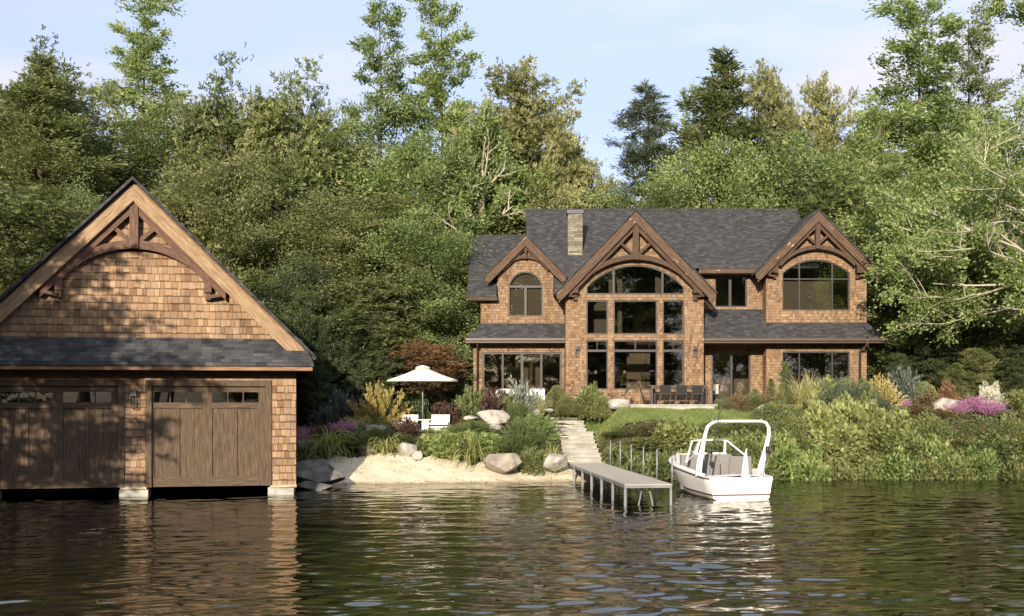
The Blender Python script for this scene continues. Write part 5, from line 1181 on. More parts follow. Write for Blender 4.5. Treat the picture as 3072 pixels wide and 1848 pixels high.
def tree_proto(seed, Hh, Rr, prof, n_limb, t0, el, n_leaf, lsize, lkind='kite', clump=0.5, r0=0.25, wob=0.02, sub=5, droop=0.0, updir=0.0, ltop=1.0, aspect=.55, spread=1.0, pale=False, flat=1.0, tw=0):
    """returns (wood mesh, leaf mesh) of a tree Hh metres high and Rr metres in crown radius"""
    r = np.random.default_rng(seed); rp = random.Random(seed); b = MB()
    n = 12; tz = np.linspace(0, Hh * ltop, n); off = np.cumsum(r.normal(0, Hh * wob / n * 1.6, (n, 2)), 0); off[0] = 0
    tp = [Vector((off[i, 0], off[i, 1], tz[i])) for i in range(n)]; tr = [max(.025, r0 * (1 - .93 * (i / (n - 1)) ** .85)) for i in range(n)]
    b.tube(tp, tr, 8, cap=False)
    def trunk(t):
        f = t * (n - 1); i = min(n - 2, int(f)); q = f - i; return tp[i] * (1 - q) + tp[i + 1] * q, tr[i] * (1 - q) + tr[i + 1] * q
    CP, CW, CD, CV = [], [], [], []
    for i in range(n_limb):
        t = t0 + (0.97 - t0) * ((i + rp.random() * .8) / n_limb); p, rt = trunk(t); az = i * 2.39996 + rp.uniform(-.4, .4)
        u_ = (t - t0) / (1 - t0); Lh = Rr * prof(u_) * rp.uniform(.72, 1.18); e_ = R(el[0] + (el[1] - el[0]) * u_ + rp.uniform(-9, 9))
        d = Vector((math.cos(az) * math.cos(e_), math.sin(az) * math.cos(e_), math.sin(e_))); Ll = Lh / max(.35, math.cos(e_))
        pts = [p]; q = p.copy(); dd = d.copy(); m_ = 6
        for k in range(m_):
            dd = (dd + Vector((rp.uniform(-.22, .22), rp.uniform(-.22, .22), rp.uniform(-.10, .14) + updir - droop * (k / m_)))).normalized(); q = q + dd * Ll / m_; pts.append(q.copy())
        rl = max(.02, min(rt * .62, .018 * Ll + .02)); b.tube(pts, [rl * (1 - .85 * k / m_) for k in range(m_ + 1)], 5, cap=False)
        lv = rp.uniform(-.16, .16)
        for j in range(sub):
            f = .30 + .70 * (j + rp.random()) / sub; k = min(m_ - 1, int(f * m_)); s0 = pts[k].lerp(pts[k + 1], f * m_ - k); ax_ = (pts[k + 1] - pts[k]).normalized()
            sd = (ax_ * .55 + Vector((rp.uniform(-1, 1), rp.uniform(-1, 1), rp.uniform(-.5, .7))) * .75 * spread).normalized(); sl_ = Ll * rp.uniform(.20, .40) * (1.15 - .5 * f) + .15
            sp = [s0]; q2 = s0.copy(); d2 = sd.copy()
            for k2 in range(3): d2 = (d2 + Vector((rp.uniform(-.3, .3), rp.uniform(-.3, .3), rp.uniform(-.2, .2) - droop * .5))).normalized(); q2 = q2 + d2 * sl_ / 3; sp.append(q2.copy())
            b.tube(sp, [rl * .42, rl * .3, rl * .2, .006], 4, cap=False)
            for k2 in (1, 2, 3): CP.append(sp[k2]); CW.append(sl_ * clump * (.8 if k2 == 3 else .55)); CD.append(d2); CV.append(lv)
        for j in range(tw):
            k = rp.randint(2, m_); s0 = pts[k]; d3 = (Vector((math.cos(az), math.sin(az), 0)) * .5 + Vector((rp.uniform(-1, 1), rp.uniform(-1, 1), rp.uniform(.1, 1.3)))).normalized(); l3 = rp.uniform(1.0, 2.3); s1 = s0 + d3 * l3 * .5 + Vector((rp.uniform(-.15, .15), rp.uniform(-.15, .15), .05)); b.tube([s0, s1, s1 + (d3 + Vector((rp.uniform(-.3, .3), rp.uniform(-.3, .3), .15))) * l3 * .5], [.038, .026, .010], 3, cap=False)
        CP.append(pts[-1]); CW.append(Ll * .12 * clump * 2); CD.append(dd); CV.append(lv)
    CP = np.array([tuple(q) for q in CP]); CD = np.array([tuple(q) for q in CD]); CW = np.array(CW); CV = np.array(CV)
    w = CW ** 1.6; idx = r.choice(len(CP), n_leaf, p=w / w.sum())
    g3 = r.normal(0, 1, (n_leaf, 3)) * CW[idx][:, None] * .55; g3[:, 2] *= .62 * flat
    P = CP[idx] + g3
    val = np.clip(.42 + CV[idx] + r.normal(0, .19, n_leaf), 0, 1)
    V, Fc, va = leaves(r, P, lsize, lkind, CD[idx] + np.array([0, 0, -.2]), val, aspect)
    return b, (V, Fc, va)
PROTO = {}
def add_proto(key, bark, mat, *a, **k):
    b, lf = tree_proto(*a, **k)
    wme = MB.build(b, 'trunk', M[bark]); bpy.data.objects.remove(wme)
    PROTO[key] = (bpy.data.meshes[-1] if False else wme_mesh[0], leafmesh('crown_' + key, *lf, LEAF[mat]))
def add_proto(key, bark, mat, *a, **k):
    b, lf = tree_proto(*a, **k); o = b.build('trunk', M[bark]); me = o.data; bpy.data.objects.remove(o)
    PROTO[key] = (me, leafmesh('crown_' + key, *lf, LEAF[mat]), k.get('Hn', a[1]), a[2])
egg = lambda u: (math.sin(min(1, (u + .10)) * math.pi) ** .6) * (1 - .25 * u) + .08
broad = lambda u: (max(0, math.sin(math.pi * (.12 + .80 * u))) ** .55)
cone = lambda u: (1 - u) ** .72 * (.75 + .25 * math.sin(u * 40)) + .04
tall = lambda u: (.62 + .38 * math.sin(math.pi * min(1, u * 1.1 + .15))) * (1 - .42 * u ** 1.8)
# height 20, radius nominal
add_proto('broad_a', 'bark', 'leaf_olive', 1, 20, 4.6, broad, 34, .12, (10, 70), 40000, .25, clump=1.0, r0=.26, sub=7, tw=5, updir=.05)
add_proto('broad_b', 'bark', 'leaf_green', 2, 20, 4.8, broad, 32, .10, (5, 72), 40000, .24, clump=.95, r0=.24, sub=7, tw=5, updir=.06)
add_proto('broad_c', 'bark', 'leaf_fresh', 3, 20, 5.0, egg, 34, .10, (5, 60), 44000, .23, clump=1.0, r0=.22, sub=7, tw=5, updir=.04)
add_proto('maple', 'bark', 'leaf_green', 4, 20, 4.4, egg, 34, .18, (30, 78), 9500, .40, 'maple', clump=.62, r0=.18, sub=7, tw=5, updir=.16)
add_proto('gold', 'bark', 'leaf_gold', 5, 20, 3.8, egg, 32, .2, (25, 75), 9500, .36, 'maple', clump=.62, r0=.18, sub=6, updir=.08)
add_proto('tall_a', 'bark_dark', 'leaf_fresh', 6, 26, 4.0, tall, 46, .22, (14, 46), 34000, .25, clump=.8, r0=.26, sub=6, updir=.07, wob=.01, aspect=.45, flat=.8)
add_proto('tall_b', 'bark_dark', 'leaf_fresh', 17, 26, 4.2, tall, 44, .20, (10, 46), 34000, .25, clump=.8, r0=.26, sub=6, updir=.06, wob=.01, aspect=.45, flat=.8)
add_proto('fir', 'bark_dark', 'leaf_blue', 8, 20, 4.0, cone, 110, .06, (6, 42), 60000, .30, clump=.72, r0=.24, sub=6, updir=.05, wob=.004, aspect=.16, flat=.9)
add_proto('spruce', 'bark_dark', 'leaf_olive', 9, 20, 4.2, cone, 110, .04, (4, 38), 62000, .25, clump=.9, r0=.28, sub=6, updir=.05, wob=.004, aspect=.35, flat=1.0)
add_proto('yew', 'bark_dark', 'leaf_deep', 10, 8, 2.2, cone, 44, .02, (35, 72), 20000, .19, clump=.5, r0=.14, sub=5, updir=.15, aspect=.28)
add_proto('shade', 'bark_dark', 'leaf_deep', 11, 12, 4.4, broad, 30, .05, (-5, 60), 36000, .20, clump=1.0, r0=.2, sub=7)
def place_tree(key, u, vtop, wpx, Y, label, name='broadleaf_tree', cat='tree', group='trees of the wood behind the house', mat=None, bark=None, rz=None, zb=None):
    tm, lm, Hn, Rn = PROTO[key]; x = px(u, Y); zb = Hf(x, Y) - .15 if zb is None else zb; ht = pz(vtop, Y) - zb
    co = PROTO_TOP.get(key)
    if co is None:
        a = np.empty(len(lm.vertices) * 3, np.float32); lm.vertices.foreach_get('co', a); a = a.reshape(-1, 3); co = (float(np.percentile(a[:, 2], 99.8)), float(np.percentile(np.abs(a[:, 0]), 97))); PROTO_TOP[key] = co
    sz = ht / co[0]; sx = (wpx * Y / F / 2) / co[1]
    root = empty(name, (x, Y, zb), rnd.uniform(0, 6.28) if rz is None else rz, label, cat, group); root.scale = (sx, sx, sz)
    t_ = bpy.data.objects.new('trunk', tm); c = bpy.data.objects.new('crown', lm)
    for o in (t_, c): COL.objects.link(o); o.parent = root
    if mat: c.material_slots[0].link = 'OBJECT'; c.material_slots[0].material = LEAF[mat]
    if bark: t_.material_slots[0].link = 'OBJECT'; t_.material_slots[0].material = M[bark]
    return root
PROTO_TOP = {}; rnd = random.Random(77)
TG = 'trees of the wood behind the house'
T = place_tree
# --- tall open trees that break the skyline
T('tall_a', 418, -25, 300, 68, 'tall open crowned tree rising above the boathouse peak', 'tall_tree')
T('tall_b', 1140, -20, 290, 70, 'tall open tree with a bare trunk, left of the tall pair in the middle', 'tall_tree')
T('tall_a', 1335, -20, 290, 71, 'tall open tree with a bare trunk, right of the tall pair in the middle', 'tall_tree', rz=2.2)
T('tall_a', 2775, -25, 390, 64, 'tallest bright green tree on the right, left of its darker neighbour', 'tall_tree', rz=1.0)
T('tall_b', 2900, 28, 310, 67, 'tall darker tree just right of the tallest tree on the right', 'tall_tree', mat='leaf_green', rz=3.0)
T('tall_a', 2065, 268, 120, 72, 'slim open tree between the blue grey fir and the dense spruce', 'tall_tree', rz=4.0)
T('tall_b', 2615, 288, 190, 63, 'medium open green tree between the golden trees and the tallest right tree', 'tall_tree', rz=5.0)
# --- conifers
T('spruce', 125, 180, 450, 57, 'dark pointed spruce at the far left edge of the wood', 'spruce_tree')
T('fir', 1945, 258, 330, 69, 'blue grey fir standing alone against the sky above the main gable', 'fir_tree')
T('spruce', 2175, 168, 480, 66, 'dense dark spruce above the middle of the house roof', 'spruce_tree')
T('fir', 1560, 330, 200, 72, 'dark conifer inside the golden tree left of the sky gap', 'fir_tree', mat='leaf_deep')
# --- golden
T('gold', 1545, 215, 310, 63.5, 'golden leaved tree left of the sky gap, tallest of the gold ones there', 'golden_tree')
T('gold', 1690, 330, 190, 63, 'golden green tree at the left edge of the sky gap', 'golden_tree', rz=2)
T('gold', 1400, 400, 180, 66, 'brownish gold tree below the pair of tall open trees', 'golden_tree', rz=4, mat='leaf_olive')
T('gold', 2335, 188, 190, 66, 'sparse golden tree right of the dense spruce', 'golden_tree', rz=1)
T('gold', 2465, 245, 170, 66, 'narrow sparse golden tree right of its taller gold neighbour', 'golden_tree', rz=3)
T('gold', 2560, 350, 150, 67, 'small gold tinted tree above the right gable', 'golden_tree', rz=5)
T('gold', 1790, 520, 150, 67, 'low gold tinted tree in the sky gap behind the roof ridge', 'golden_tree', rz=6)
# --- maples with large leaves on the left
T('maple', 60, 205, 300, 61, 'large leaved maple at the far left, behind the dark spruce', 'maple_tree')
T('maple', 190, 160, 230, 61, 'sparse topped maple just right of the dark left spruce', 'maple_tree', rz=2)
T('maple', 620, 200, 250, 60, 'large leaved maple right of the tallest tree by the boathouse', 'maple_tree', rz=3)
T('maple', 800, 185, 260, 60, 'highest large leaved maple between the boathouse and the tall pair', 'maple_tree', rz=4)
T('maple', 935, 240, 190, 60.5, 'large leaved maple leaning its top to the right of the highest maple', 'maple_tree', rz=5.2)
# --- back row mass
for k, (u, v, w, key, lb) in enumerate([
    (-60, 380, 380, 'broad_b', 'broad green tree cut by the left picture edge'),
    (300, 400, 330, 'broad_a', 'olive tree below the tall tree, left of the boathouse peak'),
    (520, 330, 320, 'broad_a', 'olive brown tree behind the right slope of the boathouse roof'),
    (720, 370, 340, 'tall_a', 'green tree filling the wood under the highest maple'),
    (1010, 330, 300, 'maple', 'fresh green tree below and left of the tall pair'),
    (1050, 430, 330, 'broad_a', 'olive tree directly under the left one of the tall pair'),
    (1250, 420, 330, 'broad_c', 'dark green tree between the trunks of the tall pair'),
    (1440, 500, 300, 'broad_a', 'olive tree under the gold tree left of the sky gap'),
    (1640, 480, 280, 'broad_c', 'yellow green tree behind the left roof ridge'),
    (1960, 560, 260, 'broad_b', 'low green tree in front of the blue grey fir'),
    (2120, 430, 300, 'broad_c', 'rounded olive tree above the roof in front of the dense spruce'),
    (2330, 400, 330, 'broad_c', 'rounded green tree above the roof below the sparse golden tree'),
    (2500, 440, 300, 'maple', 'olive tree right behind the right gable peak'),
    (2640, 400, 320, 'broad_c', 'fresh green tree right of the right gable peak'),
    (2820, 420, 330, 'broad_a', 'olive tree below the tallest right tree'),
    (3000, 380, 340, 'broad_b', 'dense green tree at the right end of the back row')]):
    T(key, u, v, w * 1.12, 61 + (k % 3) * 1.6, lb)
# --- front row of the wood (nearer, lower)
for k, (u, v, w, key, Y, mat, lb) in enumerate([
    (-40, 560, 330, 'broad_a', 54, None, 'yellowish tree right behind the left roof slope, cut by the picture edge'),
    (130, 540, 300, 'maple', 53, 'leaf_olive', 'olive maple behind the left slope of the boathouse roof'),
    (250, 560, 240, 'shade', 55, 'leaf_green', 'dark green tree tucked behind the boathouse peak on its left'),
    (560, 510, 280, 'maple', 56, 'leaf_olive', 'fine twigged olive tree just right of the boathouse peak'),
    (700, 470, 300, 'broad_c', 56, 'leaf_olive', 'pale olive tree over the right slope of the boathouse roof'),
    (850, 470, 300, 'tall_b', 57, 'leaf_green', 'full green tree in the middle of the wood left of the house'),
    (980, 560, 300, 'broad_a', 56, None, 'olive tree in the middle of the wood, above the parasol'),
    (1120, 590, 300, 'tall_a', 57, 'leaf_olive', 'twiggy olive green tree above and left of the parasol'),
    (1290, 640, 280, 'broad_c', 57, None, 'fresh green tree between the wood and the house chimney side'),
    (1100, 800, 260, 'maple', 54, 'leaf_olive', 'small leaning tree with a pale bare trunk left of the parasol'),
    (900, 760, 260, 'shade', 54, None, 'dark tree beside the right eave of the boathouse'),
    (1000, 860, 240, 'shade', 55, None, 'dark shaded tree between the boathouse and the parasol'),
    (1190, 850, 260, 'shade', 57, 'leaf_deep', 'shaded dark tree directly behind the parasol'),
    (1350, 800, 220, 'shade', 57.5, 'leaf_green', 'green tree against the left wall of the house'),
    (2700, 560, 280, 'broad_c', 57, None, 'light green tree immediately right of the right gable'),
    (2860, 590, 300, 'tall_b', 57, None, 'olive tree behind the long pale limbs on the right'),
    (3010, 560, 300, 'broad_c', 56, None, 'pale green tree at the right edge behind the pale limbs'),
    (2700, 800, 240, 'shade', 58, 'leaf_green', 'shaded green tree beside the right wall of the house'),
    (2830, 830, 240, 'shade', 58, None, 'dark tree in the hollow right of the house'),
    (2960, 800, 240, 'shade', 56, 'leaf_olive', 'brownish shaded tree at the right, under the pale limbs'),
    (3080, 820, 240, 'shade', 55, 'leaf_green', 'dark green tree cut by the right edge below the pale limbs')]):
    T(key, u, v, w * 1.1, Y, lb, 'maple_tree' if key == 'maple' else 'broadleaf_tree', mat=mat, bark='bark_pale' if 'pale bare' in lb else None)
# --- dark upright yews
for u, v, w, Y, mat, lb in [(905, 880, 130, 51.8, None, 'dark upright yew right beside the boathouse wall'), (975, 960, 120, 52.2, None, 'dark yew second from the boathouse wall'), (1060, 930, 130, 53, None, 'dark yew left of the yellow flowering bush'), (1135, 1000, 110, 53.5, None, 'low dark yew behind the yellow flowering bush'), (945, 1060, 120, 51, None, 'low dark conifer in the deepest shade by the boathouse'),
    (2700, 1060, 90, 52.8, None, 'thin pointed conifer just right of the house corner'), (2868, 1090, 80, 51.5, 'leaf_olive', 'small double pointed conifer behind the rust red bush'), (2930, 1045, 120, 51.8, 'leaf_olive', 'olive spired conifer behind the white flowering bush'), (3030, 1075, 120, 52.5, None, 'dark spired conifer at the right end of the shrub bed'), (2790, 980, 150, 54, None, 'tall dark conifer in the shadow right of the house'), (3085, 1000, 130, 53, None, 'dark conifer cut by the right picture edge'),
    (2357, 1085, 44, 51.2, 'leaf_olive', 'slim pointed conifer in front of the lower right window'), (2312, 1135, 34, 50.8, 'leaf_olive', 'very slim small conifer left of the lower right window')]:
    T('yew', u, v, w, Y, lb, 'yew_tree', 'conifer', 'dark upright conifers near the shrub beds', mat=mat)
T('maple', 1290, 1010, 190, 53.6, 'small rust red tree behind the parasol', 'rust_tree', 'tree', None, mat='leaf_rust', bark='bark_dark')

# --- plane tree with pale limbs behind the left roof, and the large one reaching in from the right
def limb_tree(name, loc, limbs, label, mat, n_leaf, lsize, seed, clump, aim_w, back=.45):
    r = np.random.default_rng(seed); rp = random.Random(seed); root = empty(name, loc, 0, label, 'tree', TG); b = MB(); CP = []; CW = []; CD = []
    def grow(p, d, L_, rad, dep):
        m_ = 6; pts = [p]; q = p.copy(); dd = d.normalized()
        for k in range(m_):
            dd = (dd + Vector((rp.uniform(-.16, .16), rp.uniform(-.16, .16), rp.uniform(-.12, .14)))).normalized(); q = q + dd * L_ / m_; pts.append(q.copy())
        b.tube(pts, [rad * (1 - .88 * k / m_) for k in range(m_ + 1)], 7 if dep == 0 else 5, cap=False)
        if dep < 3:
            for j in range(5 if dep == 0 else 4):
                f = .22 + .76 * (j + rp.random()) / (5 if dep == 0 else 4); k = min(m_ - 1, int(f * m_)); s0 = pts[k].lerp(pts[k + 1], f * m_ - k); ax_ = (pts[k + 1] - pts[k]).normalized()
                sd = (ax_ * .8 + Vector((rp.uniform(-1, 1), rp.uniform(-1, 1), rp.uniform(-.6, .9))) * .8).normalized(); grow(s0, sd, L_ * (rp.uniform(.2, .34) if dep == 0 and L_ > 8 else rp.uniform(.38, .58)), rad * .42, dep + 1)
        if dep >= 1:
            for k in range(2, m_ + 1): CP.append(pts[k]); CW.append(.18 * L_ ** .5 * clump * (1.0 if dep > 1 else .8)); CD.append(dd)
    for p, q, rad in limbs:
        p, q = Vector(p), Vector(q); grow(p, q - p, (q - p).length, rad, 0)
    o = b.build('trunk', M['bark_pale'], root); CP = np.array([tuple(q) for q in CP]); CD = np.array([tuple(q) for q in CD]); CW = np.array(CW)
    idx = r.integers(0, len(CP), n_leaf); P = CP[idx] + r.normal(0, 1, (n_leaf, 3)) * CW[idx][:, None] + np.array([0, back, 0])
    cl = np.random.default_rng(seed + 1).normal(0, .12, len(CP)); val = np.clip(.48 + cl[idx] + r.normal(0, .15, n_leaf), 0, 1)
    V, Fc, va = leaves(r, P, lsize, 'kite', CD[idx] + np.array([0, 0, -.1]), val, .6)
    c = bpy.data.objects.new('crown', leafmesh('crown', V, Fc, va, LEAF[mat])); COL.objects.link(c); c.parent = root; return root
x0, Y0 = px(1442, 60.5), 60.5; g0 = Hf(x0, Y0)
def q_(u, v, y): return (px(u, y) - x0, y - Y0, pz(v, y) - g0)
limb_tree('plane_tree', (x0, Y0, g0), [((0, 0, -.3), q_(1442, 690, 60.5), .30), (q_(1442, 700, 60.5), q_(1345, 560, 60), .17), (q_(1442, 700, 60.5), q_(1530, 600, 60), .15), (q_(1442, 690, 60.5), q_(1455, 470, 61), .17), (q_(1442, 760, 60.5), q_(1300, 700, 59.5), .13), (q_(1442, 900, 60.5), q_(1330, 820, 59), .13), (q_(1442, 700, 60.5), q_(1400, 500, 60), .12)],
          'plane tree with pale forked limbs behind the left end of the house roof', 'leaf_fresh', 52000, .19, 21, 1.15, 1)
x0, Y0 = px(3330, 50), 50.0; g0 = Hf(x0, Y0)
limb_tree('plane_tree', (x0, Y0, g0), [((0, 0, -.3), (.3, .2, 15), .45), ((0, 0, 6.0), q_(2805, 745, 48.2), .21), ((0, 0, 5.6), q_(2825, 820, 48), .13), ((0, 0, 6.6), q_(2835, 620, 49.2), .15), ((0, 0, 5.4), q_(2865, 760, 47.6), .12), ((0, 0, 6.2), q_(2805, 690, 49.6), .13), ((0, 0, 7), q_(2940, 520, 51), .22), ((0, 0, 7.5), q_(3090, 350, 50.5), .2), ((0, 0, 4.4), q_(2900, 1010, 49.5), .10), ((0, 0, 5), q_(2850, 690, 48), .12), ((0, 0, 13), q_(3060, 30, 50), .10), ((0, 0, 6.9), q_(2820, 640, 52), .13)],
          'big tree reaching in from the right with long pale horizontal limbs', 'leaf_fresh', 76000, .16, 33, 1.1, 1, back=.75)

# --- off to the left on the near bank, the trees whose dappled shade falls on the boathouse; far shore behind the camera
for k, (x, y, h, w, key) in enumerate([(-19.6, 22.5, 11.2, 7.0, 'gold'), (-22.5, 27, 13, 5.5, 'maple')]):
    tm, lm, Hn, Rn = PROTO[key]; root = empty('broadleaf_tree', (x, y, Hf(x, y)), k, 'shade tree number %d on the near bank left of the boathouse' % (k + 1) if False else ('nearer' if k == 0 else 'farther') + ' shade tree on the near bank left of the boathouse', 'tree', 'shade trees on the left bank'); root.scale = (w / 5, w / 5, h / 20)
    for nm, me in (('trunk', tm), ('crown', lm)): o = bpy.data.objects.new(nm, me); COL.objects.link(o); o.parent = root
for k in range(48):
    x = -150 + (k % 24) * 12.5 + rnd.uniform(-3, 3); y = -82 - 12 * (k // 24) + rnd.uniform(-4, 4); key = ('broad_a', 'broad_b', 'broad_c', 'spruce', 'maple')[k % 5]; tm, lm, Hn, Rn = PROTO[key]
    root = empty('far_shore_tree', (x, y, Hf(x, y)), rnd.uniform(0, 6), 'tree standing on the opposite shore of the lake', 'tree', 'trees on the opposite shore'); s_ = rnd.uniform(.85, 1.12); root.scale = (s_ * 2.0, s_ * 2.0, s_ * 1.15)
    for nm, me in (('trunk', tm), ('crown', lm)): o = bpy.data.objects.new(nm, me); COL.objects.link(o); o.parent = root

# ================================================================== shrubs
SP = {}
def shell_pts(r, n, lump=.16, zlo=-.15, seed=0, inner=.35):
    d = r.normal(0, 1, (n, 3)); d /= np.linalg.norm(d, axis=1)[:, None]; d[:, 2] = np.where(d[:, 2] < zlo, -d[:, 2], d[:, 2])
    L_ = 1 + lump * (np.sin(d[:, 0] * 5 + seed) * np.cos(d[:, 1] * 6 + seed * 2) + .6 * np.sin(d[:, 2] * 9 + d[:, 0] * 7 + seed) + .5 * np.sin(d[:, 0] * 13 + d[:, 1] * 11))
    rad = L_ * (1 - inner * r.uniform(0, 1, n) ** 2.2); return d * rad[:, None] * .86, d
def sh_leafy(seed, n, size, lump=.16, aspect=.6, kind='kite', inner=.4):
    r = np.random.default_rng(seed); P, d = shell_pts(r, n, lump, seed=seed, inner=inner); 
    cl = .13 * np.sin(P[:, 0] * 9 + seed) * np.cos(P[:, 1] * 8) * 1 + .10 * np.sin(P[:, 2] * 11)
    return leaves(r, P, size, kind, d * .7, np.clip(.46 + cl + r.normal(0, .17, n), 0, 1), aspect)
def sh_spray(seed, nb, nl, size, aspect, L0=1.0, el=(10, 85), curve=-.25, thick=.05, tipv=.0):
    """branches radiating from the base carrying small leaves"""
    r = np.random.default_rng(seed); az = r.uniform(0, 6.283, nb); e_ = np.radians(r.uniform(el[0], el[1], nb)); Lb = L0 * r.uniform(.6, 1.05, nb)
    d = np.stack([np.cos(az) * np.cos(e_), np.sin(az) * np.cos(e_), np.sin(e_)], 1); i = r.integers(0, nb, nl); t = r.uniform(.15, 1, nl) ** .8
    P = d[i] * (Lb[i] * t)[:, None]; P[:, 2] += curve * (t ** 2) * Lb[i] * np.cos(e_[i]); P += r.normal(0, thick, (nl, 3)); P[:, 2] = np.abs(P[:, 2])
    bv = r.normal(0, .12, nb)
    V, Fc, va = leaves(r, P, size, 'kite', d[i] * 1.3, np.clip(.38 + bv[i] + .22 * t * tipv + r.normal(0, .13, nl), 0, 1), aspect)
    # thin stems
    return V, Fc, va
def sh_blades(seed, nb, L0, w, arch=1.0, seg=5, el=(35, 88)):
    r = np.random.default_rng(seed); V = []; Fc = []; va = []
    for k in range(nb):
        az = r.uniform(0, 6.283); e_ = R(r.uniform(*el)); Lb = L0 * r.uniform(.6, 1.1); p = np.array([r.normal(0, .07), r.normal(0, .07), 0]); dh = np.array([math.cos(az), math.sin(az), 0]); sd = np.array([-math.sin(az), math.cos(az), 0]); vv = np.clip(r.normal(.45, .18), 0, 1); tw = r.uniform(-.5, .5); base = len(V)
        for s in range(seg + 1):
            t = s / seg; ww = w * (1 - t) ** .6 * (.5 + .5 * min(1, t * 4)) * r.uniform(.95, 1.05); q = sd * math.cos(tw) + np.array([0, 0, math.sin(tw)])
            V += [p - q * ww / 2, p + q * ww / 2]; va += [min(1, vv + .12 * t)] * 2; e_ -= arch * (1.9 / seg) * (.4 + t); p = p + (dh * math.cos(e_) + np.array([0, 0, math.sin(e_)])) * Lb / seg; p[2] = max(p[2], .01)
        for s in range(seg): i = base + 2 * s; Fc.append([i, i + 1, i + 3, i + 2])
    return np.array(V), np.array(Fc), np.array(va)
SP['leafy'] = [sh_leafy(s, 4600, .135, .22) for s in (1, 2, 3)]
SP['fine'] = [sh_leafy(s, 8500, .07, .13, .5) for s in (4, 5)]
SP['ball'] = [sh_leafy(s, 9000, .06, .03, .55, inner=.2) for s in (6, 7)]
SP['bigleaf'] = [sh_leafy(s, 3400, .15, .22, .85, 'kite') for s in (8, 9)]
SP['juniper'] = [sh_spray(s, 210, 9500, .095, .24, 1.0, (3, 80), -.15, .035) for s in (10, 11)]
SP['twiggy'] = [sh_spray(s, 110, 7500, .075, .5, 1.05, (15, 85), -.02, .018, .5) for s in (12, 13)]
SP['heather'] = [sh_spray(s, 150, 5200, .06, .45, 1.0, (28, 85), .10, .022, .9) for s in (14, 15)]
SP['open'] = [sh_spray(s, 90, 3000, .12, .42, 1.0, (15, 85), 0, .06, .5) for s in (16, 17)]
SP['strap'] = [sh_blades(s, 120, 1.6, .055, 1.55, 6, (45, 88)) for s in (18, 19)]
SP['grassy'] = [sh_blades(s, 260, 1.35, .03, .85, el=(50, 88)) for s in (20, 21)]
SP['spiky'] = [sh_blades(s, 60, 1.15, .06, .15, el=(55, 88)) for s in (22,)]
SH = {}
for k, lst in SP.items():
    for i, (V, Fc, va) in enumerate(lst):
        hi = np.percentile(V[:, 2], 99.3); wd = np.percentile(np.abs(V[:, :2]), 98.5); V = V / np.array([wd, wd, hi]); SH[(k, i)] = leafmesh('foliage_' + k, V, Fc, va, LEAF['leaf_green'])
_sb = MB()
for k in range(16):
    a = k * 2.4; e_ = .5 + .9 * ((k * .37) % 1); d = Vector((math.cos(a) * math.cos(e_), math.sin(a) * math.cos(e_), math.sin(e_))); _sb.tube([(0, 0, -.1), d * .45 + Vector((0, 0, .05)), d * .88], [.03, .018, .005], 4, cap=False)
_so = _sb.build('stems', M['bark_dark']); STEM = _so.data; bpy.data.objects.remove(_so)
used_labels = set(); sr = random.Random(5)
def shrub(kind, u, vt, w, Y, mat, label, name='shrub', cat='shrub', group=None, zb=None, dep=1.0, stems=True, vb=None):
    x = px(u, Y); zb = (Hf(x, Y) - .05) if zb is None else zb; zt = pz(vt, Y); h = max(.18, zt - zb)
    if vb is not None: zb = min(zb, pz(vb, Y)); h = zt - zb
    vs = [k for k in SH if k[0] == kind]; me = SH[sr.choice(vs)]; root = empty(name, (x, Y, zb), sr.uniform(0, 6.28) , label, cat, group); hw = w * Y / F / 2
    root.scale = (hw, hw * dep, h); c = bpy.data.objects.new('foliage', me); COL.objects.link(c); c.parent = root; c.material_slots[0].link = 'OBJECT'; c.material_slots[0].material = LEAF[mat]
    if stems and kind not in ('strap', 'grassy', 'spiky'): s_ = bpy.data.objects.new('stems', STEM); COL.objects.link(s_); s_.parent = root
    return root
q = shrub
# left planting
SGp = 'strap leaved clumps along the back of the beach'
q('strap', 985, 1285, 185, 45.9, 'leaf_strap', 'largest strap leaved clump, at the shady end of the beach by the boathouse', 'strap_leaved_plant', 'plant', SGp)
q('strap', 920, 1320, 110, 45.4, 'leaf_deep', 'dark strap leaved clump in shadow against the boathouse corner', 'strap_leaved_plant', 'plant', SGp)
q('strap', 1157, 1305, 130, 46.4, 'leaf_strap', 'strap leaved clump left of the grey boulder behind the beach', 'strap_leaved_plant', 'plant', SGp)
q('strap', 1414, 1300, 180, 45.9, 'leaf_strap', 'strap leaved clump left of the large tan boulder', 'strap_leaved_plant', 'plant', SGp)
q('strap', 1662, 1330, 78, 45.9, 'leaf_strap', 'small strap leaved tuft on top of the whitish pointed boulder', 'strap_leaved_plant', 'plant', SGp)
q('strap', 1078, 1252, 90, 48.9, 'leaf_strap', 'strap leaved tuft in front of the yellow flowering bush, on its left side', 'strap_leaved_plant', 'plant', SGp)
q('strap', 1160, 1248, 90, 49.0, 'leaf_strap', 'strap leaved tuft in front of the yellow flowering bush, on its right side', 'strap_leaved_plant', 'plant', SGp)
q('juniper', 1060, 1298, 130, 46.9, 'leaf_green', 'low green bush under the pale stone slabs')
q('juniper', 1135, 1285, 140, 47.2, 'leaf_green', 'rounded green bush in front of the peaked pale rock')
q('leafy', 1205, 1300, 90, 47.2, 'leaf_deep', 'dark bush behind the strap leaves left of the grey boulder')
q('open', 1222, 1256, 95, 47.6, 'leaf_burg', 'burgundy bush in front of the left lounger')
q('leafy', 1290, 1300, 90, 47.4, 'leaf_green', 'dark green bush behind the small round grey stone')
q('bigleaf', 1350, 1295, 150, 46.9, 'leaf_fresh', 'bright large leaved bush behind the strap leaves at the beach')
q('bigleaf', 1440, 1300, 140, 46.9, 'leaf_fresh', 'bright large leaved bush above the large tan boulder')
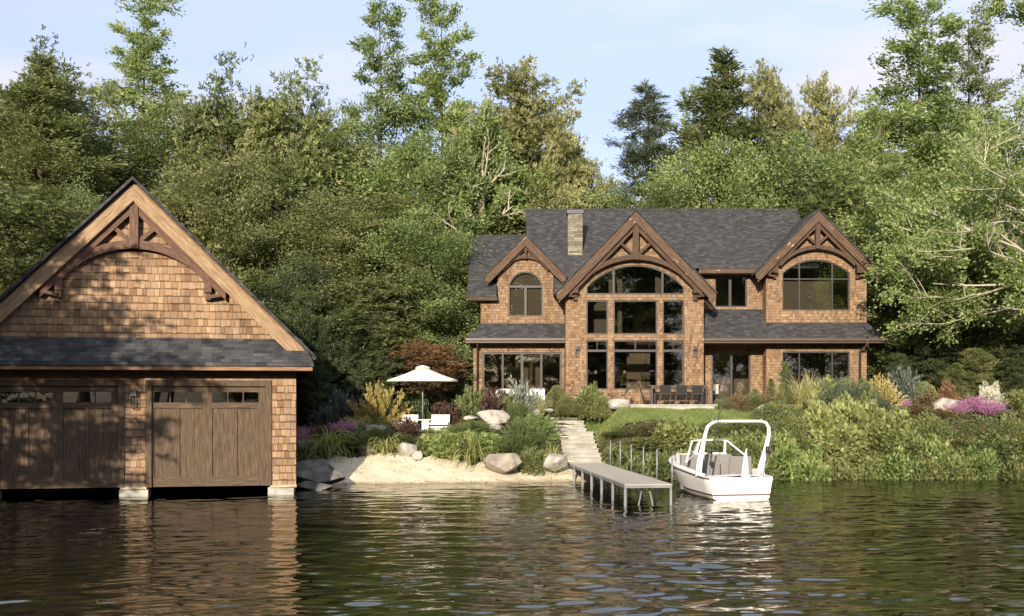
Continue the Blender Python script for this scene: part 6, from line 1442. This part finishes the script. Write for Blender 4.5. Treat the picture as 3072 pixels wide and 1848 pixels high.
q('juniper', 1370, 1276, 150, 48.3, 'leaf_green', 'green juniper in front of the right lounger')
q('juniper', 1425, 1262, 130, 48.8, 'leaf_green', 'green juniper left of the broad angular boulder')
q('juniper', 1560, 1268, 190, 47.8, 'leaf_green', 'big green juniper spilling down left of the stairs', dep=.9)
q('juniper', 1600, 1290, 115, 47.4, 'leaf_green', 'green juniper touching the left side of the stairs')
q('juniper', 1600, 1248, 150, 48.9, 'leaf_fresh', 'lighter juniper below the triangular pale rock')
q('juniper', 1540, 1300, 170, 46.9, 'leaf_green', 'lower green juniper above the gap between the two beach boulders')
q('leafy', 1595, 1345, 90, 46.0, 'leaf_olive', 'low olive bush on the sand between the tan and whitish boulders')
q('juniper', 1570, 1215, 100, 50.0, 'leaf_green', 'small bright green bush below the silver bush')
q('spiky', 1535, 1195, 50, 49.6, 'leaf_deep', 'dark spiky plant right of the broad angular boulder', 'spiky_plant', 'plant')
q('spiky', 1515, 1255, 65, 48.4, 'leaf_deep', 'dark spiky plant low on the juniper slope', 'spiky_plant', 'plant')
q('twiggy', 1140, 1160, 175, 50.2, 'leaf_yellow', 'yellow flowering bush with upswept twigs left of the loungers', 'flowering_shrub')
q('open', 1025, 1178, 120, 50.8, 'leaf_greygreen', 'grey green bush in shade left of the yellow flowering bush')
q('open', 970, 1222, 80, 50.2, 'leaf_greygreen', 'low grey bush in deep shade near the boathouse')
q('heather', 1032, 1262, 85, 48.0, 'leaf_pink', 'purple pink heather left of the pale stone slabs', 'heather', 'heather')
q('heather', 905, 1285, 90, 47.2, 'leaf_pink', 'dim pink heather in shade next to the boathouse', 'heather', 'heather')
q('open', 955, 1275, 80, 47.6, 'leaf_burg', 'dark red bush between the two heathers by the boathouse')
for i, (u, v, w, mt, lb) in enumerate([(1205, 1222, 70, 'leaf_burg', 'burgundy bush behind the left lounger'), (1262, 1200, 80, 'leaf_deep', 'dark bush under the left half of the parasol'), (1310, 1208, 70, 'leaf_burg', 'burgundy bush behind the small white table'), (1345, 1212, 75, 'leaf_burg', 'reddish bush behind the right lounger'), (1400, 1195, 90, 'leaf_green', 'green bush right of the right lounger'), (1425, 1168, 100, 'leaf_olive', 'olive topped bush under the left corner of the house'), (1478, 1172, 105, 'leaf_burg', 'burgundy hedge bush in front of the left sliding doors'), (1380, 1230, 80, 'leaf_brown', 'brownish bush in front of the olive topped bush')]):
    q('leafy', u, v, w * 1.15, 51.0 + .25 * (i % 3), mt, lb, zb=2.0)
q('open', 1563, 1148, 135, 51.2, 'leaf_silver', 'silver grey bush in front of the left sliding doors', zb=2.2)
q('leafy', 1520, 1190, 80, 50.8, 'leaf_green', 'green bush between the burgundy hedge and the silver bush', zb=2.1)
q('ball', 1672, 1158, 78, 51.0, 'leaf_clip', 'largest clipped lime green bush, left of the coffee table', 'clipped_shrub', zb=2.7)
q('ball', 1697, 1183, 66, 50.7, 'leaf_clip', 'clipped green bush in front of the largest clipped one', 'clipped_shrub', zb=2.7)
q('ball', 1690, 1212, 46, 50.4, 'leaf_clip', 'small clipped ball by the stepping slabs, left one', 'clipped_shrub', zb=2.7)
q('ball', 1738, 1211, 54, 50.5, 'leaf_clip', 'small clipped ball by the stepping slabs, right one', 'clipped_shrub', zb=2.7)
q('leafy', 1770, 1155, 95, 50.9, 'leaf_lime', 'pale lime bush left of the sling lounge chair', zb=2.6)
q('fine', 1800, 1180, 70, 50.6, 'leaf_gold', 'orange tinged bush left of the big pale boulder', zb=2.6)
q('grassy', 1622, 1195, 70, 50.4, 'leaf_strap', 'arching grass clump beside the upright pale rock', 'ornamental_grass', 'grass clump', zb=2.5)
# right of the stairs, behind the dock
BK = 'green bushes covering the bank'
for u, v, w, Y, kd, mt, lb in [
    (1880, 1290, 120, 48.0, 'fine', 'leaf_olive', 'yellowish low bush between the stairs and the lawn edge'),
    (1870, 1335, 110, 47.2, 'leafy', 'leaf_olive', 'olive bush right beside the lower stairs'),
    (1955, 1262, 130, 48.2, 'fine', 'leaf_brown', 'reddish brown bush at the lower lawn edge'),
    (1900, 1272, 110, 48.3, 'fine', 'leaf_olive', 'pale olive bush left of the reddish brown bush'),
    (1840, 1282, 80, 48.6, 'fine', 'leaf_olive', 'yellowish bush where the lawn meets the upper stairs'),
    (2130, 1268, 150, 48.2, 'fine', 'leaf_green', 'low green bush along the lawn edge behind the boat arch top'),
    (2240, 1262, 150, 48.4, 'fine', 'leaf_olive', 'olive bush along the lawn edge right of the boat arch top'),
    (1900, 1365, 130, 46.7, 'leafy', 'leaf_green', 'green bank bush behind the first dock posts'),
    (1990, 1345, 140, 46.9, 'leafy', 'leaf_green', 'green bank bush behind the middle dock posts'),
    (2070, 1350, 140, 46.9, 'leafy', 'leaf_green', 'green bank bush directly left of the boat'),
    (1945, 1310, 130, 47.5, 'leafy', 'leaf_olive', 'olive bank bush under the reddish brown bush'),
    (2010, 1262, 125, 47.7, 'bigleaf', 'leaf_lime', 'chartreuse large leaved bush left of the boat windshield'),
    (2095, 1285, 110, 47.6, 'bigleaf', 'leaf_lime', 'chartreuse bush seen through the left leg of the boat arch'),
    (2160, 1300, 140, 47.4, 'leafy', 'leaf_green', 'green bush framed by the boat arch, left one'),
    (2250, 1295, 140, 47.4, 'leafy', 'leaf_green', 'green bush framed by the boat arch, right one'),
    (2150, 1360, 150, 46.8, 'leafy', 'leaf_green', 'bank bush hidden behind the boat windshield'),
    (2250, 1365, 150, 46.8, 'leafy', 'leaf_green', 'bank bush behind the boat seats'),
    (1850, 1390, 60, 46.3, 'fine', 'leaf_olive', 'small olive bush at the right foot of the stairs'),
    (2190, 1290, 90, 48.0, 'fine', 'leaf_olive', 'fine leaved bush at the lower lawn edge behind the boat arch')]:
    q(kd, u, v, w * 1.15, Y, mt, lb, group=BK if 'bank' in lb else None, zb=Hf(px(u, Y), Y) - .5)
# right bank: rows from the waterline up
def row(us, vts, w, Y, kd, mts, lbs, drop=.9):
    for i, (u, lb) in enumerate(zip(us, lbs)):
        q(kd, u, vts[i % len(vts)] + sr.uniform(-16, 14), w * sr.uniform(1.0, 1.3), Y + sr.uniform(-.2, .3), mts[i % len(mts)], lb, group=BK, zb=Hf(px(u, Y), Y) - drop)
O_ = ['first', 'second', 'third', 'fourth', 'fifth', 'sixth', 'seventh', 'eighth', 'ninth', 'tenth']
row([2335 + i * 86 for i in range(10)], [1345, 1335, 1352], 125, 46.95, 'leafy', ['leaf_green', 'leaf_fresh', 'leaf_olive'], [f'green waterline bush on the right bank, {o} counted from the boat' for o in O_])
row([2330 + i * 92 for i in range(9)], [1290, 1300, 1295], 140, 47.5, 'leafy', ['leaf_fresh', 'leaf_olive', 'leaf_green', 'leaf_olive', 'leaf_green'], [f'green bush in the middle row of the right bank, {o} counted from the boat' for o in O_])
row([2360, 2700, 2780, 2860, 2945, 3030], [1245, 1258, 1250], 130, 48.2, 'fine', ['leaf_green', 'leaf_olive', 'leaf_green'], ['fine leaved bush high on the bank right of the boat arch', 'fine leaved bush high on the bank right of the lime hydrangeas', 'fine leaved bush high on the bank below the white topped boulder', 'fine leaved bush on the bank under the pink heather', 'fine leaved bush on the bank at the right end of the heather', 'fine leaved bush high on the bank at the picture edge'])
q('fine', 2330, 1205, 150, 48.9, 'leaf_green', 'big green mound above the right leg of the boat arch')
for u, v, w, lb in [(2480, 1205, 160, 'large leaved lime bush, left of the three on the right bank'), (2570, 1190, 160, 'large leaved lime bush, middle of the three on the right bank'), (2668, 1228, 150, 'large leaved lime bush, right of the three on the right bank')]:
    q('bigleaf', u, v, w, 48.0, 'leaf_lime', lb, group='lime bushes on the right bank', vb=1330)
q('bigleaf', 2520, 1262, 170, 47.4, 'leaf_lime', 'lower lime bush hanging below the left lime bushes', vb=1340); q('bigleaf', 2640, 1275, 150, 47.4, 'leaf_lime', 'lower lime bush hanging below the right lime bush', vb=1340)
q('juniper', 2500, 1150, 150, 49.9, 'leaf_blue', 'blue green juniper below the lower right window'); q('juniper', 2585, 1152, 150, 49.9, 'leaf_blue', 'blue green juniper below the right corner of the house'); q('juniper', 2630, 1195, 100, 49.4, 'leaf_blue', 'blue green juniper left of the yellow twiggy bush')
q('leafy', 2470, 1135, 110, 50.6, 'leaf_lime', 'yellow green bush right under the lower right window'); q('leafy', 2560, 1140, 110, 50.7, 'leaf_lime', 'yellow green bush beside the right downpipe')
q('grassy', 2395, 1128, 140, 50.2, 'leaf_straw', 'cream striped grass clump in front of the lower right window', 'ornamental_grass', 'grass clump'); q('grassy', 2440, 1150, 120, 49.6, 'leaf_straw', 'cream striped grass clump right of the tallest one', 'ornamental_grass', 'grass clump'); q('grassy', 2350, 1150, 90, 50.0, 'leaf_gold', 'reddish feathery grass left of the cream striped grass', 'ornamental_grass', 'grass clump')
q('grassy', 2430, 1112, 60, 50.9, 'leaf_straw', 'tall pale plume grass against the lower right window', 'ornamental_grass', 'grass clump')
for u, v, w, mt, lb in [(2172, 1190, 60, 'leaf_olive', 'yellow green bush at the right end of the terrace'), (2215, 1178, 75, 'leaf_brown', 'brownish green bush below the right sliding door'), (2262, 1172, 75, 'leaf_olive', 'olive bush below the wall right of the sliding door'), (2300, 1180, 80, 'leaf_brown', 'brown tinged bush left of the reddish feathery grass'), (2235, 1212, 60, 'leaf_green', 'small green bush left of the small pale rock'), (2325, 1205, 80, 'leaf_green', 'dark green bush right of the small pale rock')]:
    q('fine', u, v, w * 1.1, 50.3, mt, lb, vb=1240)
q('twiggy', 2648, 1132, 115, 49.9, 'leaf_yellow', 'yellow twiggy bush right of the house corner', 'flowering_shrub')
q('open', 2715, 1108, 100, 51.0, 'leaf_greygreen', 'dark bush with grey white flowers right of the yellow twiggy bush')
q('ball', 2775, 1147, 80, 50.6, 'leaf_olive', 'round clipped bush above the white topped boulder', 'clipped_shrub')
q('leafy', 2775, 1180, 85, 50.1, 'leaf_brown', 'brownish base bush under the round clipped bush')
q('open', 2843, 1150, 70, 50.4, 'leaf_rust', 'rust red bush right of the round clipped bush')
q('grassy', 2905, 1170, 75, 50.0, 'leaf_gold', 'golden strap clump right of the rust red bush', 'ornamental_grass', 'grass clump')
q('bigleaf', 2972, 1152, 72, 50.2, 'leaf_white', 'white flowering bush above the pink heather', 'flowering_shrub')
q('heather', 2868, 1212, 90, 49.2, 'leaf_pink', 'pink heather just right of the white topped boulder', 'heather', 'heather'); q('heather', 2925, 1190, 110, 49.3, 'leaf_pink', 'tallest pink heather in the middle of the patch', 'heather', 'heather'); q('heather', 2970, 1205, 90, 49.0, 'leaf_pink', 'pink heather at the right end of the patch', 'heather', 'heather')
q('heather', 2712, 1198, 45, 50.0, 'leaf_pink', 'small pink heather right of the lime bushes', 'heather', 'heather')
q('leafy', 2755, 1215, 100, 49.0, 'leaf_brown', 'brown tinged bush in front of the white topped boulder, left side'); q('leafy', 2825, 1228, 90, 48.8, 'leaf_brown', 'brown tinged bush below the white topped boulder')
q('open', 3050, 1172, 110, 49.6, 'leaf_lime', 'variegated yellow green bush at the right picture edge'); q('leafy', 3015, 1235, 80, 48.9, 'leaf_olive', 'small variegated bush right of the pink heather')
q('leafy', 3060, 1255, 100, 48.4, 'leaf_brown', 'bronze bush at the right picture edge')
# low ground cover under the planting
def cover(x, y): d = y - shore(x); return ((x < 2.0) & (d > 2.3) & (y < 53.5) & ~((x > -6.2) & (x < -1.7) & (y > 48.8) & (y < 52.1))) | ((x > 4.4) & (d > .15) & (y < 54) & ~in_lawn(x, y) & ~((x < 9.4) & (y > 49.9))) | ((x > -9) & (y > 54) & (y < 62) & ((x < -2) | (x > 18)))
r = np.random.default_rng(9); n = 60000; x = r.uniform(-12, 26, n); y = r.uniform(45, 62, n); k = cover(x, y); x, y = x[k], y[k]; P = np.stack([x, y, H(x, y) + r.uniform(0, .18, len(x))], 1)
V, Fc, va = leaves(r, P, .13, 'kite', None, np.clip(.35 + .2 * bumps(x, y) + r.normal(0, .15, len(x)), 0, 1), .6)
o = bpy.data.objects.new('ground_cover', leafmesh('ground_cover', V, Fc, va, LEAF['leaf_green'])); COL.objects.link(o); tag(o, 'low leafy ground cover between the shrubs', 'ground cover', kind='stuff')
